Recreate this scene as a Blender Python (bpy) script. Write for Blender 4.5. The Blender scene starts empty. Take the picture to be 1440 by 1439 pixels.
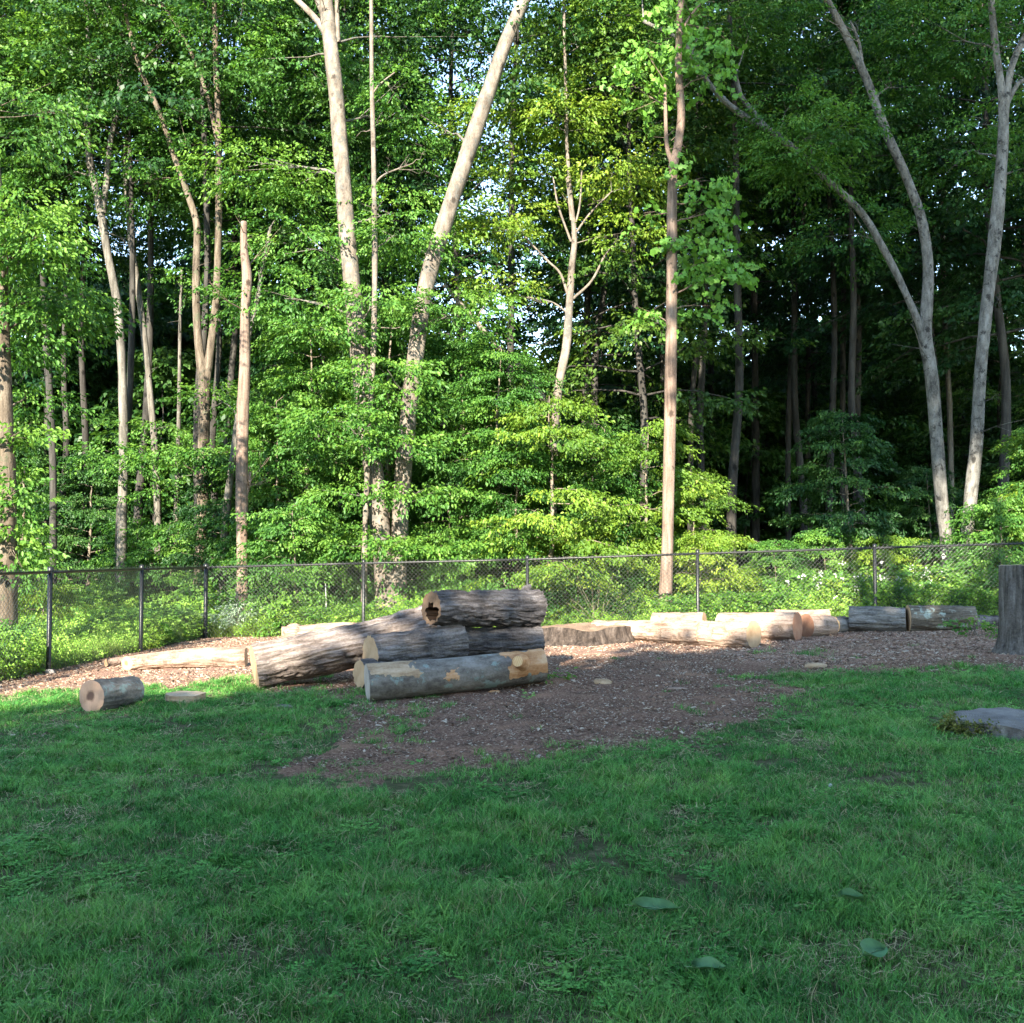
import bpy, math, random
import numpy as np
from mathutils import Vector, Matrix

random.seed(7)
rng = np.random.default_rng(11)
scene = bpy.context.scene
C = scene.collection
R = math.radians

# ---------------------------------------------------------------- camera, sky, sun, exposure
CAM_H = 1.6
PITCH = R(2.525)
cam_d = bpy.data.cameras.new('camera')
cam_d.sensor_width = 36.0
cam_d.lens = 36.0
cam_d.clip_start = 0.05
cam_d.clip_end = 2000
cam = bpy.data.objects.new('camera', cam_d)
C.objects.link(cam)
cam.location = (0, 0, CAM_H)
cam.rotation_euler = (math.pi / 2 + PITCH, 0, 0)
scene.camera = cam

SUN_EL = R(26)
SUN_AZ = R(14)          # the light travels forward and this much to the right
w = bpy.data.worlds.new('World')
scene.world = w
w.use_nodes = True
nt = w.node_tree
bg = nt.nodes['Background']
sky = nt.nodes.new('ShaderNodeTexSky')
sky.sky_type = 'NISHITA'
sky.sun_disc = False
sky.sun_elevation = SUN_EL
sky.sun_rotation = R(180) + SUN_AZ
sky.altitude = 100
sky.air_density = 1.0
sky.dust_density = 0.1
sky.ozone_density = 2.0
nt.links.new(sky.outputs[0], bg.inputs[0])
bg.inputs[1].default_value = 0.15

sun_d = bpy.data.lights.new('sun', 'SUN')
sun_d.energy = 4.3
sun_d.angle = R(0.53)
sun_d.color = (1.0, 0.95, 0.87)
sun = bpy.data.objects.new('sun', sun_d)
C.objects.link(sun)
LDIR = Vector((math.sin(SUN_AZ) * math.cos(SUN_EL), math.cos(SUN_AZ) * math.cos(SUN_EL), -math.sin(SUN_EL)))
sun.rotation_euler = LDIR.to_track_quat('-Z', 'Y').to_euler()
sun.location = (-10, -30, 30)

scene.view_settings.view_transform = 'Standard'
scene.view_settings.look = 'None'
scene.view_settings.exposure = 2.5
scene.view_settings.gamma = 1.0
scene.view_settings.use_white_balance = True
scene.view_settings.white_balance_temperature = 7100
scene.view_settings.white_balance_tint = 8
scene.view_settings.use_curve_mapping = False
scene.render.engine = 'CYCLES'
cy = scene.cycles
cy.max_bounces = 3
cy.diffuse_bounces = 2
cy.glossy_bounces = 2
cy.transmission_bounces = 2
cy.use_adaptive_sampling = True
cy.adaptive_threshold = 0.02
cy.use_denoising = True
cy.sample_clamp_indirect = 6

# ---------------------------------------------------------------- numeric helpers
def _hash(ix, iy, iz, seed):
    h = (ix.astype(np.int64) * 374761393 + iy.astype(np.int64) * 668265263 + iz.astype(np.int64) * 2147483647 + seed * 974634541) & 0xffffffff
    h = ((h ^ (h >> 13)) * 1274126177) & 0xffffffff
    h = ((h ^ (h >> 16)) * 2246822519) & 0xffffffff
    return ((h ^ (h >> 15)) & 0xffffff) / float(0xffffff)

def vnoise(p, seed=0):
    p = np.asarray(p, float)
    i = np.floor(p).astype(np.int64)
    f = p - i
    f = f * f * (3 - 2 * f)
    r = 0
    for dx in (0, 1):
        for dy in (0, 1):
            for dz in (0, 1):
                wgt = (f[..., 0] if dx else 1 - f[..., 0]) * (f[..., 1] if dy else 1 - f[..., 1]) * (f[..., 2] if dz else 1 - f[..., 2])
                r = r + wgt * _hash(i[..., 0] + dx, i[..., 1] + dy, i[..., 2] + dz, seed)
    return r

def noise2(x, y, s, seed=0):
    x = np.asarray(x, float); y = np.asarray(y, float)
    return vnoise(np.stack([x * s, y * s, np.zeros_like(x) + 0.5], -1), seed)

def terrain(x, y):
    x = np.asarray(x, float); y = np.asarray(y, float)
    xc = np.clip(x, -14, 14)
    z = np.where(xc > 0, 0.034 * xc, 0.024 * xc) * np.clip(y / 8, 0.0, 1.0)
    z = z + 0.05 * (noise2(x, y, 0.35, 5) - 0.5) * np.clip((y - 2) / 3, 0, 1)
    z = z + 0.09 * np.exp(-((x - .6) / 1.2) ** 2 - ((y - 12.9) / 1.1) ** 2)
    z = z + np.clip(np.abs(y) - 26, 0, 200) * 0.012
    return z

def tz(x, y):
    return float(terrain(np.array([x]), np.array([y]))[0])

F = 1440.0
cp, sp = math.cos(PITCH), math.sin(PITCH)
def ray(px, py):
    u = (px - 720) / F; v = (719.5 - py) / F
    return np.array([u, cp - v * sp, sp + v * cp])
def P(px, py, Y):
    d = ray(px, py)
    t = Y / d[1]
    return np.array([d[0] * t, Y, CAM_H + d[2] * t])
def gp(px, py):
    d = ray(px, py)
    lo, hi = 1.0, 80.0
    for _ in range(50):
        m = (lo + hi) / 2
        if CAM_H + d[2] * m > tz(d[0] * m, d[1] * m): lo = m
        else: hi = m
    return np.array([d[0] * lo, d[1] * lo, CAM_H + d[2] * lo])

# ---------------------------------------------------------------- mesh helpers
def make_mesh(name, verts, faces, mat=None, smooth=False, attrs=None):
    """faces: one (n,k) array or a list of such arrays"""
    if not isinstance(faces, list): faces = [faces]
    faces = [np.asarray(f, np.int64) for f in faces if len(f)]
    me = bpy.data.meshes.new(name)
    verts = np.ascontiguousarray(verts, np.float32)
    me.vertices.add(len(verts))
    me.vertices.foreach_set('co', verts.ravel())
    loops = np.concatenate([f.ravel() for f in faces])
    sizes = np.concatenate([np.full(len(f), f.shape[1]) for f in faces])
    me.loops.add(len(loops))
    me.loops.foreach_set('vertex_index', loops.astype(np.int32))
    starts = np.concatenate([[0], np.cumsum(sizes)[:-1]])
    me.polygons.add(len(sizes))
    me.polygons.foreach_set('loop_start', starts.astype(np.int32))
    try: me.polygons.foreach_set('loop_total', sizes.astype(np.int32))
    except Exception: pass
    if smooth: me.polygons.foreach_set('use_smooth', np.ones(len(sizes), bool))
    for k, a in (attrs or {}).items():
        at = me.attributes.new(k, 'FLOAT', 'POINT')
        at.data.foreach_set('value', np.ascontiguousarray(a, np.float32))
    me.update(calc_edges=True)
    if mat is not None: me.materials.append(mat)
    return me

def link(name, data, parent=None, loc=None, label=None, cat=None, group=None, kind=None):
    o = bpy.data.objects.new(name, data)
    C.objects.link(o)
    if parent is not None: o.parent = parent
    if loc is not None: o.location = loc
    if label: o['label'] = label
    if cat: o['category'] = cat
    if group: o['group'] = group
    if kind: o['kind'] = kind
    return o

def thing(name, label, cat, loc=(0, 0, 0), rz=0, group=None):
    o = link(name, None, None, loc, label, cat, group)
    o.rotation_euler = (0, 0, rz)
    o.empty_display_size = 0.2
    return o

def copy_tree(o, parent=None):
    c = o.copy()
    C.objects.link(c)
    if parent is not None: c.parent = parent
    for ch in list(o.children): copy_tree(ch, c)
    return c

def catmull(pts, n):
    pts = np.asarray(pts, float)
    if len(pts) < 3:
        t = np.linspace(0, 1, n + 1)[:, None]
        return pts[0] * (1 - t) + pts[-1] * t
    P_ = np.vstack([2 * pts[0] - pts[1], pts, 2 * pts[-1] - pts[-2]])
    out = []
    for i in range(1, len(P_) - 2):
        p0, p1, p2, p3 = P_[i - 1:i + 3]
        for t in np.linspace(0, 1, n, endpoint=False):
            out.append(.5 * (2 * p1 + (p2 - p0) * t + (2 * p0 - 5 * p1 + 4 * p2 - p3) * t * t + (3 * p1 - p0 - 3 * p2 + p3) * t ** 3))
    out.append(P_[-2])
    return np.array(out)

def frames(path):
    T = np.gradient(path, axis=0)
    T /= np.linalg.norm(T, axis=1)[:, None] + 1e-9
    ref = np.array([1.0, 0.13, 0.02]) if abs(T[0][0]) < 0.8 else np.array([0.0, 1, 0.1])
    N = np.zeros_like(T)
    n = ref
    for i in range(len(T)):
        n = n - T[i] * np.dot(n, T[i])
        n = n / (np.linalg.norm(n) + 1e-9)
        N[i] = n
    B = np.cross(T, N)
    return T, N, B

def tube(path, rad, k=10, lump=0.0, seed=0, cap=True, lf=1.2, vf=0.5):
    """path (m,3), rad (m,) -> verts, [quads, tris]"""
    path = np.asarray(path, float); rad = np.asarray(rad, float)
    T, N, B = frames(path)
    a = np.linspace(0, 2 * np.pi, k, endpoint=False)
    dirs = N[:, None, :] * np.cos(a)[None, :, None] + B[:, None, :] * np.sin(a)[None, :, None]
    rr = np.repeat(rad[:, None], k, 1)
    if lump:
        q = path[:, None, :] * np.array([1, 1, vf]) * 3 + dirs * lf
        rr = rr * (1 + lump * (vnoise(q, seed) - 0.5) * 2)
    v = (path[:, None, :] + dirs * rr[..., None]).reshape(-1, 3)
    m = len(path)
    i = np.arange(m - 1)[:, None] * k; j = np.arange(k)[None, :]; jn = (j + 1) % k
    q = np.stack([i + j, i + jn, i + k + jn, i + k + j], -1).reshape(-1, 4)
    f = [q]
    if cap:
        v = np.vstack([v, path[-1] + T[-1] * rad[-1] * 0.4])
        e = (m - 1) * k
        f.append(np.stack([e + np.arange(k), e + (np.arange(k) + 1) % k, np.full(k, len(v) - 1)], -1))
    return v, f

def merge(parts):
    vs, out, off = [], {}, 0
    for v, fs in parts:
        vs.append(v)
        for f in fs:
            if len(f): out.setdefault(np.shape(f)[1], []).append(np.asarray(f) + off)
        off += len(v)
    return np.vstack(vs), [np.concatenate(x) for x in out.values()]

def box(x0, x1, y0, y1, z0, z1):
    v = np.array([[x, y, z] for z in (z0, z1) for y in (y0, y1) for x in (x0, x1)], float)
    q = np.array([[0, 2, 3, 1], [4, 5, 7, 6], [0, 1, 5, 4], [2, 6, 7, 3], [0, 4, 6, 2], [1, 3, 7, 5]])
    return v, [q]

# ---------------------------------------------------------------- materials
def new_mat(name):
    m = bpy.data.materials.new(name)
    m.use_nodes = True
    n = m.node_tree
    return m, n, n.nodes['Principled BSDF'], n.nodes['Material Output']

def ramp(n, fac, stops, interp='LINEAR'):
    r = n.nodes.new('ShaderNodeValToRGB')
    r.color_ramp.interpolation = interp
    while len(r.color_ramp.elements) < len(stops): r.color_ramp.elements.new(0.5)
    for e, (p, c) in zip(r.color_ramp.elements, stops):
        e.position = p; e.color = (*c, 1)
    n.links.new(fac, r.inputs[0])
    return r.outputs[0]

def noise_node(n, vec, scale, detail=4, rough=0.6, mapscale=None):
    if mapscale is not None:
        mp = n.nodes.new('ShaderNodeMapping'); mp.inputs['Scale'].default_value = mapscale
        n.links.new(vec, mp.inputs['Vector']); vec = mp.outputs[0]
    t = n.nodes.new('ShaderNodeTexNoise')
    t.inputs['Scale'].default_value = scale
    t.inputs['Detail'].default_value = detail
    t.inputs['Roughness'].default_value = rough
    n.links.new(vec, t.inputs['Vector'])
    return t.outputs['Fac']

def mix_rgb(n, fac, a, b, blend='MIX'):
    m = n.nodes.new('ShaderNodeMix'); m.data_type = 'RGBA'; m.blend_type = blend
    for sock, val in ((m.inputs[0], fac), (m.inputs[6], a), (m.inputs[7], b)):
        if hasattr(val, 'is_linked'): n.links.new(val, sock)
        elif isinstance(val, (int, float)): sock.default_value = val
        else: sock.default_value = (*val, 1)
    return m.outputs[2]

def math_node(n, op, a, b=None):
    m = n.nodes.new('ShaderNodeMath'); m.operation = op
    for s, v in ((m.inputs[0], a), (m.inputs[1], b)):
        if v is None: continue
        if hasattr(v, 'is_linked'): n.links.new(v, s)
        else: s.default_value = v
    return m.outputs[0]

def bump(n, bsdf, h, strength=0.4, dist=0.02):
    b = n.nodes.new('ShaderNodeBump')
    b.inputs['Strength'].default_value = strength
    b.inputs['Distance'].default_value = dist
    n.links.new(h, b.inputs['Height'])
    n.links.new(b.outputs[0], bsdf.inputs['Normal'])

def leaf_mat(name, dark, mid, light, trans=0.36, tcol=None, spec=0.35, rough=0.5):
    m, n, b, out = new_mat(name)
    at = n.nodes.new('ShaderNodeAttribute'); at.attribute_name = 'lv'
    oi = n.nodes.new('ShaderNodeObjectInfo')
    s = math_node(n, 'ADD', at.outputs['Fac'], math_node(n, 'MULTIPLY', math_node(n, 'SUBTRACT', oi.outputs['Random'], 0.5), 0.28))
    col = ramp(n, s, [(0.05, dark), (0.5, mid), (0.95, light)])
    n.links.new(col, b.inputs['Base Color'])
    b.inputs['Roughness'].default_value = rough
    b.inputs['Specular IOR Level'].default_value = spec
    tr = n.nodes.new('ShaderNodeBsdfTranslucent')
    tc = mix_rgb(n, 1.0, col, tcol or (1.0, 1.0, 0.55), 'MULTIPLY')
    tc = mix_rgb(n, 0.35, tc, tc, 'ADD')
    n.links.new(tc, tr.inputs['Color'])
    ms = n.nodes.new('ShaderNodeMixShader'); ms.inputs[0].default_value = trans
    n.links.new(b.outputs[0], ms.inputs[1]); n.links.new(tr.outputs[0], ms.inputs[2])
    n.links.new(ms.outputs[0], out.inputs['Surface'])
    return m

def bark_mat(name, dark, mid, light, scale=(9, 9, 1.6), lichen=None, lichen_amt=0.6, bstr=0.6, bdist=0.02, rough=0.9, fine=1.0):
    m, n, b, out = new_mat(name)
    tc = n.nodes.new('ShaderNodeTexCoord').outputs['Object']
    f1 = noise_node(n, tc, 1.0, 7, 0.65, scale)
    f2 = noise_node(n, tc, 1.3, 3, 0.5)
    f3 = noise_node(n, tc, 30 * fine, 3, 0.7)
    s = math_node(n, 'ADD', math_node(n, 'MULTIPLY', f1, 0.62), math_node(n, 'MULTIPLY', f2, 0.22))
    s = math_node(n, 'ADD', s, math_node(n, 'MULTIPLY', f3, 0.2))
    col = ramp(n, s, [(0.40, dark), (0.53, mid), (0.65, light)])
    if lichen:
        lf = noise_node(n, tc, 4.5, 5, 0.7)
        k = ramp(n, lf, [(lichen_amt, (0, 0, 0)), (lichen_amt + 0.06, (1, 1, 1))])
        col = mix_rgb(n, k, col, lichen)
    if name.startswith('bark_'):
        mpv = n.nodes.new('ShaderNodeMapping'); mpv.inputs['Scale'].default_value = (2.3, 2.3, 1.7)
        n.links.new(tc, mpv.inputs['Vector'])
        vo = n.nodes.new('ShaderNodeTexVoronoi'); vo.inputs['Scale'].default_value = 1.0
        n.links.new(mpv.outputs[0], vo.inputs['Vector'])
        d_ = math_node(n, 'ADD', vo.outputs['Distance'], math_node(n, 'MULTIPLY', math_node(n, 'SUBTRACT', f3, .5), .25))
        kk = ramp(n, d_, [(0.09, (1, 1, 1)), (0.17, (0, 0, 0))])
        col = mix_rgb(n, kk, col, tuple(x * .6 for x in dark))
    n.links.new(col, b.inputs['Base Color'])
    b.inputs['Roughness'].default_value = rough
    b.inputs['Specular IOR Level'].default_value = 0.2
    bump(n, b, math_node(n, 'ADD', f1, math_node(n, 'MULTIPLY', f3, 0.35)), bstr, bdist)
    return m

M = {}
M['leaf_beech'] = leaf_mat('leaf_beech', (0.025, 0.090, 0.017), (0.062, 0.168, 0.026), (0.142, 0.270, 0.041))
M['leaf_yellow'] = leaf_mat('leaf_yellow', (0.060, 0.135, 0.017), (0.125, 0.220, 0.025), (0.235, 0.310, 0.038))
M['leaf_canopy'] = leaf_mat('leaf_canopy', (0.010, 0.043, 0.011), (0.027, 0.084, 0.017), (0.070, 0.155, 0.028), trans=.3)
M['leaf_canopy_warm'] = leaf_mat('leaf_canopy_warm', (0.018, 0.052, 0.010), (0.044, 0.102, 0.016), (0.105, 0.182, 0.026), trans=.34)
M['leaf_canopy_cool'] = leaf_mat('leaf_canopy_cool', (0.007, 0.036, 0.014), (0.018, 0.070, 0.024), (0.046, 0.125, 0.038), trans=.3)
M['leaf_maple'] = leaf_mat('leaf_maple', (0.078, 0.195, 0.029), (0.124, 0.286, 0.044), (0.195, 0.377, 0.068))
M['leaf_weed'] = leaf_mat('leaf_weed', (0.12, 0.25, 0.030), (0.20, 0.38, 0.052), (0.31, 0.47, 0.088))

M['leaf_silver'] = leaf_mat('leaf_silver', (0.15, 0.24, 0.14), (0.26, 0.36, 0.24), (0.40, 0.48, 0.36), trans=0.2)
M['leaf_yard'] = leaf_mat('leaf_yard', (0.02, 0.06, 0.015), (0.03, 0.09, 0.02), (0.05, 0.12, 0.03), trans=0.1)
M['bark_pale'] = bark_mat('bark_pale', (0.075, 0.060, 0.048), (0.170, 0.140, 0.112), (0.24, 0.205, 0.17), (7, 7, 3.0), lichen=(0.105, 0.10, 0.088), lichen_amt=.54, bstr=0.8, bdist=.03)
M['bark_grey'] = bark_mat('bark_grey', (0.050, 0.045, 0.037), (0.125, 0.112, 0.094), (0.20, 0.183, 0.157), (11, 11, 1.6), lichen=(0.17, 0.17, 0.15), lichen_amt=.60, bstr=0.8)
M['bark_mottled'] = bark_mat('bark_mottled', (0.05, 0.046, 0.040), (0.14, 0.13, 0.114), (0.22, 0.21, 0.19), (10, 10, 4), lichen=(0.035, 0.033, 0.030), lichen_amt=0.565, bstr=0.9, bdist=.03)
M['bark_red'] = bark_mat('bark_red', (0.085, 0.057, 0.042), (0.185, 0.130, 0.100), (0.26, 0.195, 0.152), (14, 14, 1.2), lichen=(0.085, 0.065, 0.052), lichen_amt=.60, bstr=0.8)
M['bark_brown'] = bark_mat('bark_brown', (0.040, 0.029, 0.021), (0.115, 0.090, 0.066), (0.19, 0.155, 0.118), (14, 14, 2.2), lichen=(0.085, 0.085, 0.055), lichen_amt=.58, bstr=1.0, bdist=.03)
M['bark_dark'] = bark_mat('bark_dark', (0.018, 0.016, 0.014), (0.044, 0.040, 0.035), (0.078, 0.071, 0.062), (11, 11, 1.4))
M['twig'] = bark_mat('twig', (0.09, 0.07, 0.05), (0.18, 0.145, 0.11), (0.26, 0.22, 0.18), (20, 20, 8), bstr=0.2)
# logs: the grain runs along local X
M['log_furrow'] = bark_mat('log_furrow', (0.045, 0.033, 0.028), (0.195, 0.155, 0.133), (0.37, 0.315, 0.28), (2.2, 17, 17), bstr=1.0, bdist=0.05)
M['log_dark'] = bark_mat('log_dark', (0.026, 0.023, 0.022), (0.130, 0.114, 0.108), (0.27, 0.245, 0.235), (2.2, 17, 17), bstr=1.0, bdist=0.05)
M['log_grey'] = bark_mat('log_grey', (0.055, 0.047, 0.040), (0.150, 0.132, 0.113), (0.24, 0.22, 0.195), (4, 9, 9), lichen=(0.20, 0.25, 0.225), lichen_amt=0.57, bstr=0.6)
M['log_pale'] = bark_mat('log_pale', (0.095, 0.060, 0.042), (0.285, 0.195, 0.145), (0.40, 0.30, 0.232), (3.0, 17, 17), lichen=(0.16, 0.11, 0.083), lichen_amt=.58, bstr=1.0, bdist=.04)
M['log_buff'] = bark_mat('log_buff', (0.12, 0.075, 0.050), (0.325, 0.230, 0.172), (0.44, 0.335, 0.262), (3.0, 17, 17), lichen=(0.19, 0.13, 0.092), lichen_amt=.58, bstr=1.0, bdist=.04)
M['log_ash'] = bark_mat('log_ash', (0.045, 0.040, 0.036), (0.165, 0.15, 0.132), (0.29, 0.265, 0.235), (2.6, 18, 18), bstr=1.0, bdist=.04)
M['log_lichen'] = bark_mat('log_lichen', (0.035, 0.028, 0.020), (0.115, 0.093, 0.070), (0.20, 0.17, 0.13), (2.4, 15, 15), lichen=(0.30, 0.34, 0.285), lichen_amt=0.56, bstr=0.9, bdist=.04)
M['log_black'] = bark_mat('log_black', (0.018, 0.016, 0.016), (0.085, 0.075, 0.074), (0.19, 0.172, 0.168), (2.2, 17, 17), bstr=1.0, bdist=0.05)
M['stump_brown'] = bark_mat('stump_brown', (0.018, 0.013, 0.010), (0.060, 0.045, 0.036), (0.12, 0.095, 0.078), (13, 13, 2.2), bstr=1.0, bdist=0.05)
M['stump_bark'] = bark_mat('stump_bark', (0.028, 0.024, 0.020), (0.105, 0.094, 0.083), (0.20, 0.185, 0.168), (15, 15, 1.8), bstr=1.0, bdist=0.05)

def wood_mat(name, pale, mid, dark, ring=26.0, axis='X', heart=None, rough=0.8):
    m, n, b, out = new_mat(name)
    tc = n.nodes.new('ShaderNodeTexCoord').outputs['Object']
    mp = n.nodes.new('ShaderNodeMapping')
    mp.inputs['Scale'].default_value = {'X': (0.0, 1, 1), 'Z': (1, 1, 0.0)}[axis]
    n.links.new(tc, mp.inputs['Vector'])
    wv = n.nodes.new('ShaderNodeTexWave'); wv.wave_type = 'RINGS'
    wv.rings_direction = 'SPHERICAL'
    wv.inputs['Scale'].default_value = ring
    wv.inputs['Distortion'].default_value = 3.0
    wv.inputs['Detail'].default_value = 3
    wv.inputs['Detail Scale'].default_value = 0.6
    n.links.new(mp.outputs[0], wv.inputs['Vector'])
    f = noise_node(n, tc, 5, 5, 0.6)
    f2 = noise_node(n, tc, 60, 3, 0.6, (1, 1, 0.15))
    s = math_node(n, 'ADD', math_node(n, 'MULTIPLY', wv.outputs['Fac'], 0.22), math_node(n, 'MULTIPLY', f, 0.62))
    s = math_node(n, 'ADD', s, math_node(n, 'MULTIPLY', f2, 0.18))
    col = ramp(n, s, [(0.30, dark), (0.50, mid), (0.72, pale)])
    if heart:
        ln = n.nodes.new('ShaderNodeVectorMath'); ln.operation = 'LENGTH'
        n.links.new(mp.outputs[0], ln.inputs[0])
        d = math_node(n, 'ADD', ln.outputs['Value'], math_node(n, 'MULTIPLY', f, heart[1] * 1.3))
        k = ramp(n, d, [(heart[1] * 1.2, (1, 1, 1)), (heart[1] * 1.6, (0, 0, 0))])
        col = mix_rgb(n, k, col, heart[0])
    n.links.new(col, b.inputs['Base Color'])
    b.inputs['Roughness'].default_value = rough
    b.inputs['Specular IOR Level'].default_value = 0.2
    bump(n, b, f2, 0.4, 0.006)
    return m
M['cut_tan'] = wood_mat('cut_tan', (0.52, 0.36, 0.22), (0.42, 0.27, 0.155), (0.27, 0.16, 0.09))
M['cut_heart'] = wood_mat('cut_heart', (0.46, 0.32, 0.235), (0.37, 0.245, 0.175), (0.25, 0.155, 0.105), heart=((0.10, 0.062, 0.048), 0.075))
M['cut_orange'] = wood_mat('cut_orange', (0.66, 0.48, 0.28), (0.60, 0.36, 0.17), (0.42, 0.19, 0.08), heart=((0.44, 0.17, 0.07), 0.05))
M['cut_red'] = wood_mat('cut_red', (0.46, 0.26, 0.16), (0.36, 0.17, 0.10), (0.24, 0.10, 0.06))
M['cut_grey'] = wood_mat('cut_grey', (0.42, 0.38, 0.34), (0.33, 0.28, 0.24), (0.22, 0.18, 0.15))
M['cut_rot'] = wood_mat('cut_rot', (0.29, 0.19, 0.12), (0.17, 0.10, 0.06), (0.07, 0.04, 0.025))
M['cut_top'] = wood_mat('cut_top', (0.56, 0.43, 0.30), (0.46, 0.33, 0.22), (0.32, 0.21, 0.13), axis='Z')
M['stump_top'] = wood_mat('stump_top', (0.36, 0.25, 0.17), (0.23, 0.15, 0.10), (0.10, 0.062, 0.042), axis='Z')
M['cut_weathered'] = wood_mat('cut_weathered', (0.27, 0.245, 0.22), (0.15, 0.132, 0.118), (0.05, 0.042, 0.036), axis='Z')
M['rot_hole_shade'] = wood_mat('rot_hole_shade', (0.06, 0.036, 0.024), (0.03, 0.018, 0.012), (0.012, 0.008, 0.005))  # brown rot, darkened so the shade inside the hollow is in the colour
M['peeled'] = bark_mat('peeled', (0.22, 0.135, 0.08), (0.38, 0.265, 0.165), (0.50, 0.375, 0.26), (3, 14, 14), bstr=0.4)
M['peeled_orange'] = bark_mat('peeled_orange', (0.30, 0.13, 0.05), (0.48, 0.26, 0.13), (0.58, 0.40, 0.25), (3, 12, 12), bstr=0.2)

def plain(name, c, rough=0.6, spec=0.4, var=0.15, sc=30, metal=0):
    m, n, b, out = new_mat(name)
    tc = n.nodes.new('ShaderNodeTexCoord').outputs['Object']
    f = noise_node(n, tc, sc, 4, 0.6)
    col = ramp(n, f, [(0.3, tuple(x * (1 - var) for x in c)), (0.7, tuple(min(1, x * (1 + var)) for x in c))])
    n.links.new(col, b.inputs['Base Color'])
    b.inputs['Roughness'].default_value = rough
    b.inputs['Specular IOR Level'].default_value = spec
    b.inputs['Metallic'].default_value = metal
    return m
M['vinyl'] = plain('vinyl', (0.011, 0.012, 0.012), 0.35, 0.35)
M['wire'] = plain('wire', (0.045, 0.046, 0.045), 0.30, 0.5)
M['stone'] = plain('stone', (0.42, 0.36, 0.31), 0.85, 0.3, 0.35, 6)
M['moss'] = plain('moss', (0.075, 0.10, 0.022), 0.95, 0.1, 0.55, 25)
M['petal'] = plain('petal', (0.42, 0.42, 0.37), 0.7, 0.3)

def ground_mat(name, kind):
    m, n, b, out = new_mat(name)
    g = n.nodes.new('ShaderNodeNewGeometry').outputs['Position']
    f1 = noise_node(n, g, 1.1, 5, 0.65)
    f2 = noise_node(n, g, 14, 5, 0.7)
    f3 = noise_node(n, g, 42, 4, 0.75)
    if kind == 'lawn':
        col = ramp(n, f2, [(0.3, (0.035, 0.045, 0.016)), (0.52, (0.075, 0.075, 0.035)), (0.72, (0.20, 0.15, 0.095))])
        hgt = f2
    elif kind == 'mulch':
        at = n.nodes.new('ShaderNodeAttribute'); at.attribute_name = 'chip'
        soil = ramp(n, f3, [(0.34, (0.080, 0.042, 0.029)), (0.50, (0.195, 0.108, 0.074)), (0.60, (0.35, 0.21, 0.145)), (0.68, (0.62, 0.47, 0.36))])
        saw = ramp(n, f1, [(0.52, (0, 0, 0)), (0.66, (1, 1, 1))])
        soil = mix_rgb(n, math_node(n, 'MULTIPLY', saw, 0.5), soil, (0.42, 0.23, 0.145))
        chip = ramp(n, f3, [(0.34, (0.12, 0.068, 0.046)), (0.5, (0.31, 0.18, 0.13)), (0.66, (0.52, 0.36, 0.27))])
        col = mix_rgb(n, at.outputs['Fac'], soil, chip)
        hgt = math_node(n, 'ADD', f2, f3)
    else:
        col = ramp(n, f2, [(0.3, (0.022, 0.018, 0.010)), (0.5, (0.045, 0.045, 0.018)), (0.72, (0.12, 0.085, 0.05))])
        hgt = f2
    n.links.new(col, b.inputs['Base Color'])
    b.inputs['Roughness'].default_value = 0.95
    b.inputs['Specular IOR Level'].default_value = 0.1
    bump(n, b, hgt, 0.9, 0.04)
    return m
M['lawn'] = ground_mat('lawn', 'lawn')
M['mulch'] = ground_mat('mulch', 'mulch')
M['floor'] = ground_mat('forest_floor', 'floor')

def grass_mat(name, a, b_, c, straw):
    m, n, b, out = new_mat(name)
    oi = n.nodes.new('ShaderNodeObjectInfo').outputs['Random']
    g = n.nodes.new('ShaderNodeNewGeometry').outputs['Position']
    f1 = noise_node(n, g, 0.8, 4, 0.6)
    at = n.nodes.new('ShaderNodeAttribute'); at.attribute_name = 'lv'
    s = math_node(n, 'ADD', math_node(n, 'MULTIPLY', math_node(n, 'SUBTRACT', f1, .16), 1.15), math_node(n, 'MULTIPLY', oi, 0.28))
    col = ramp(n, s, [(0.28, a), (0.52, b_), (0.78, c)])
    f9 = noise_node(n, g, 2.6, 4, 0.7)
    vv = math_node(n, 'ADD', .45, math_node(n, 'MULTIPLY', at.outputs['Fac'], 1.05))
    cv = n.nodes.new('ShaderNodeCombineColor')
    for q_ in range(3): n.links.new(vv, cv.inputs[q_])
    col = mix_rgb(n, 1.0, col, cv.outputs[0], 'MULTIPLY')
    k = ramp(n, math_node(n, 'ADD', at.outputs['Fac'], math_node(n, 'MULTIPLY', math_node(n, 'SUBTRACT', f9, .5), .9)), [(0.90, (0, 0, 0)), (0.96, (1, 1, 1))])
    col = mix_rgb(n, k, col, straw)
    n.links.new(col, b.inputs['Base Color'])
    b.inputs['Roughness'].default_value = 0.5
    b.inputs['Specular IOR Level'].default_value = 0.22
    tr = n.nodes.new('ShaderNodeBsdfTranslucent')
    n.links.new(col, tr.inputs['Color'])
    ms = n.nodes.new('ShaderNodeMixShader'); ms.inputs[0].default_value = 0.28
    n.links.new(b.outputs[0], ms.inputs[1]); n.links.new(tr.outputs[0], ms.inputs[2])
    n.links.new(ms.outputs[0], out.inputs['Surface'])
    return m
M['grass'] = grass_mat('grass', (0.038, 0.160, 0.032), (0.088, 0.290, 0.056), (0.190, 0.390, 0.085), (0.36, 0.31, 0.16))

# ---------------------------------------------------------------- ground
FC = np.array([-6.62, 22.2])                 # fence corner
FD = np.array([3.47, -0.42])                 # from post to post along the back run
FL = np.array([-0.20, -3.30])                # from post to post along the left run
def back_fence_y(x): return FC[1] + FD[1] / FD[0] * (x - FC[0])
def left_fence_x(y): return FC[0] + FL[0] / FL[1] * (y - FC[1])

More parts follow.
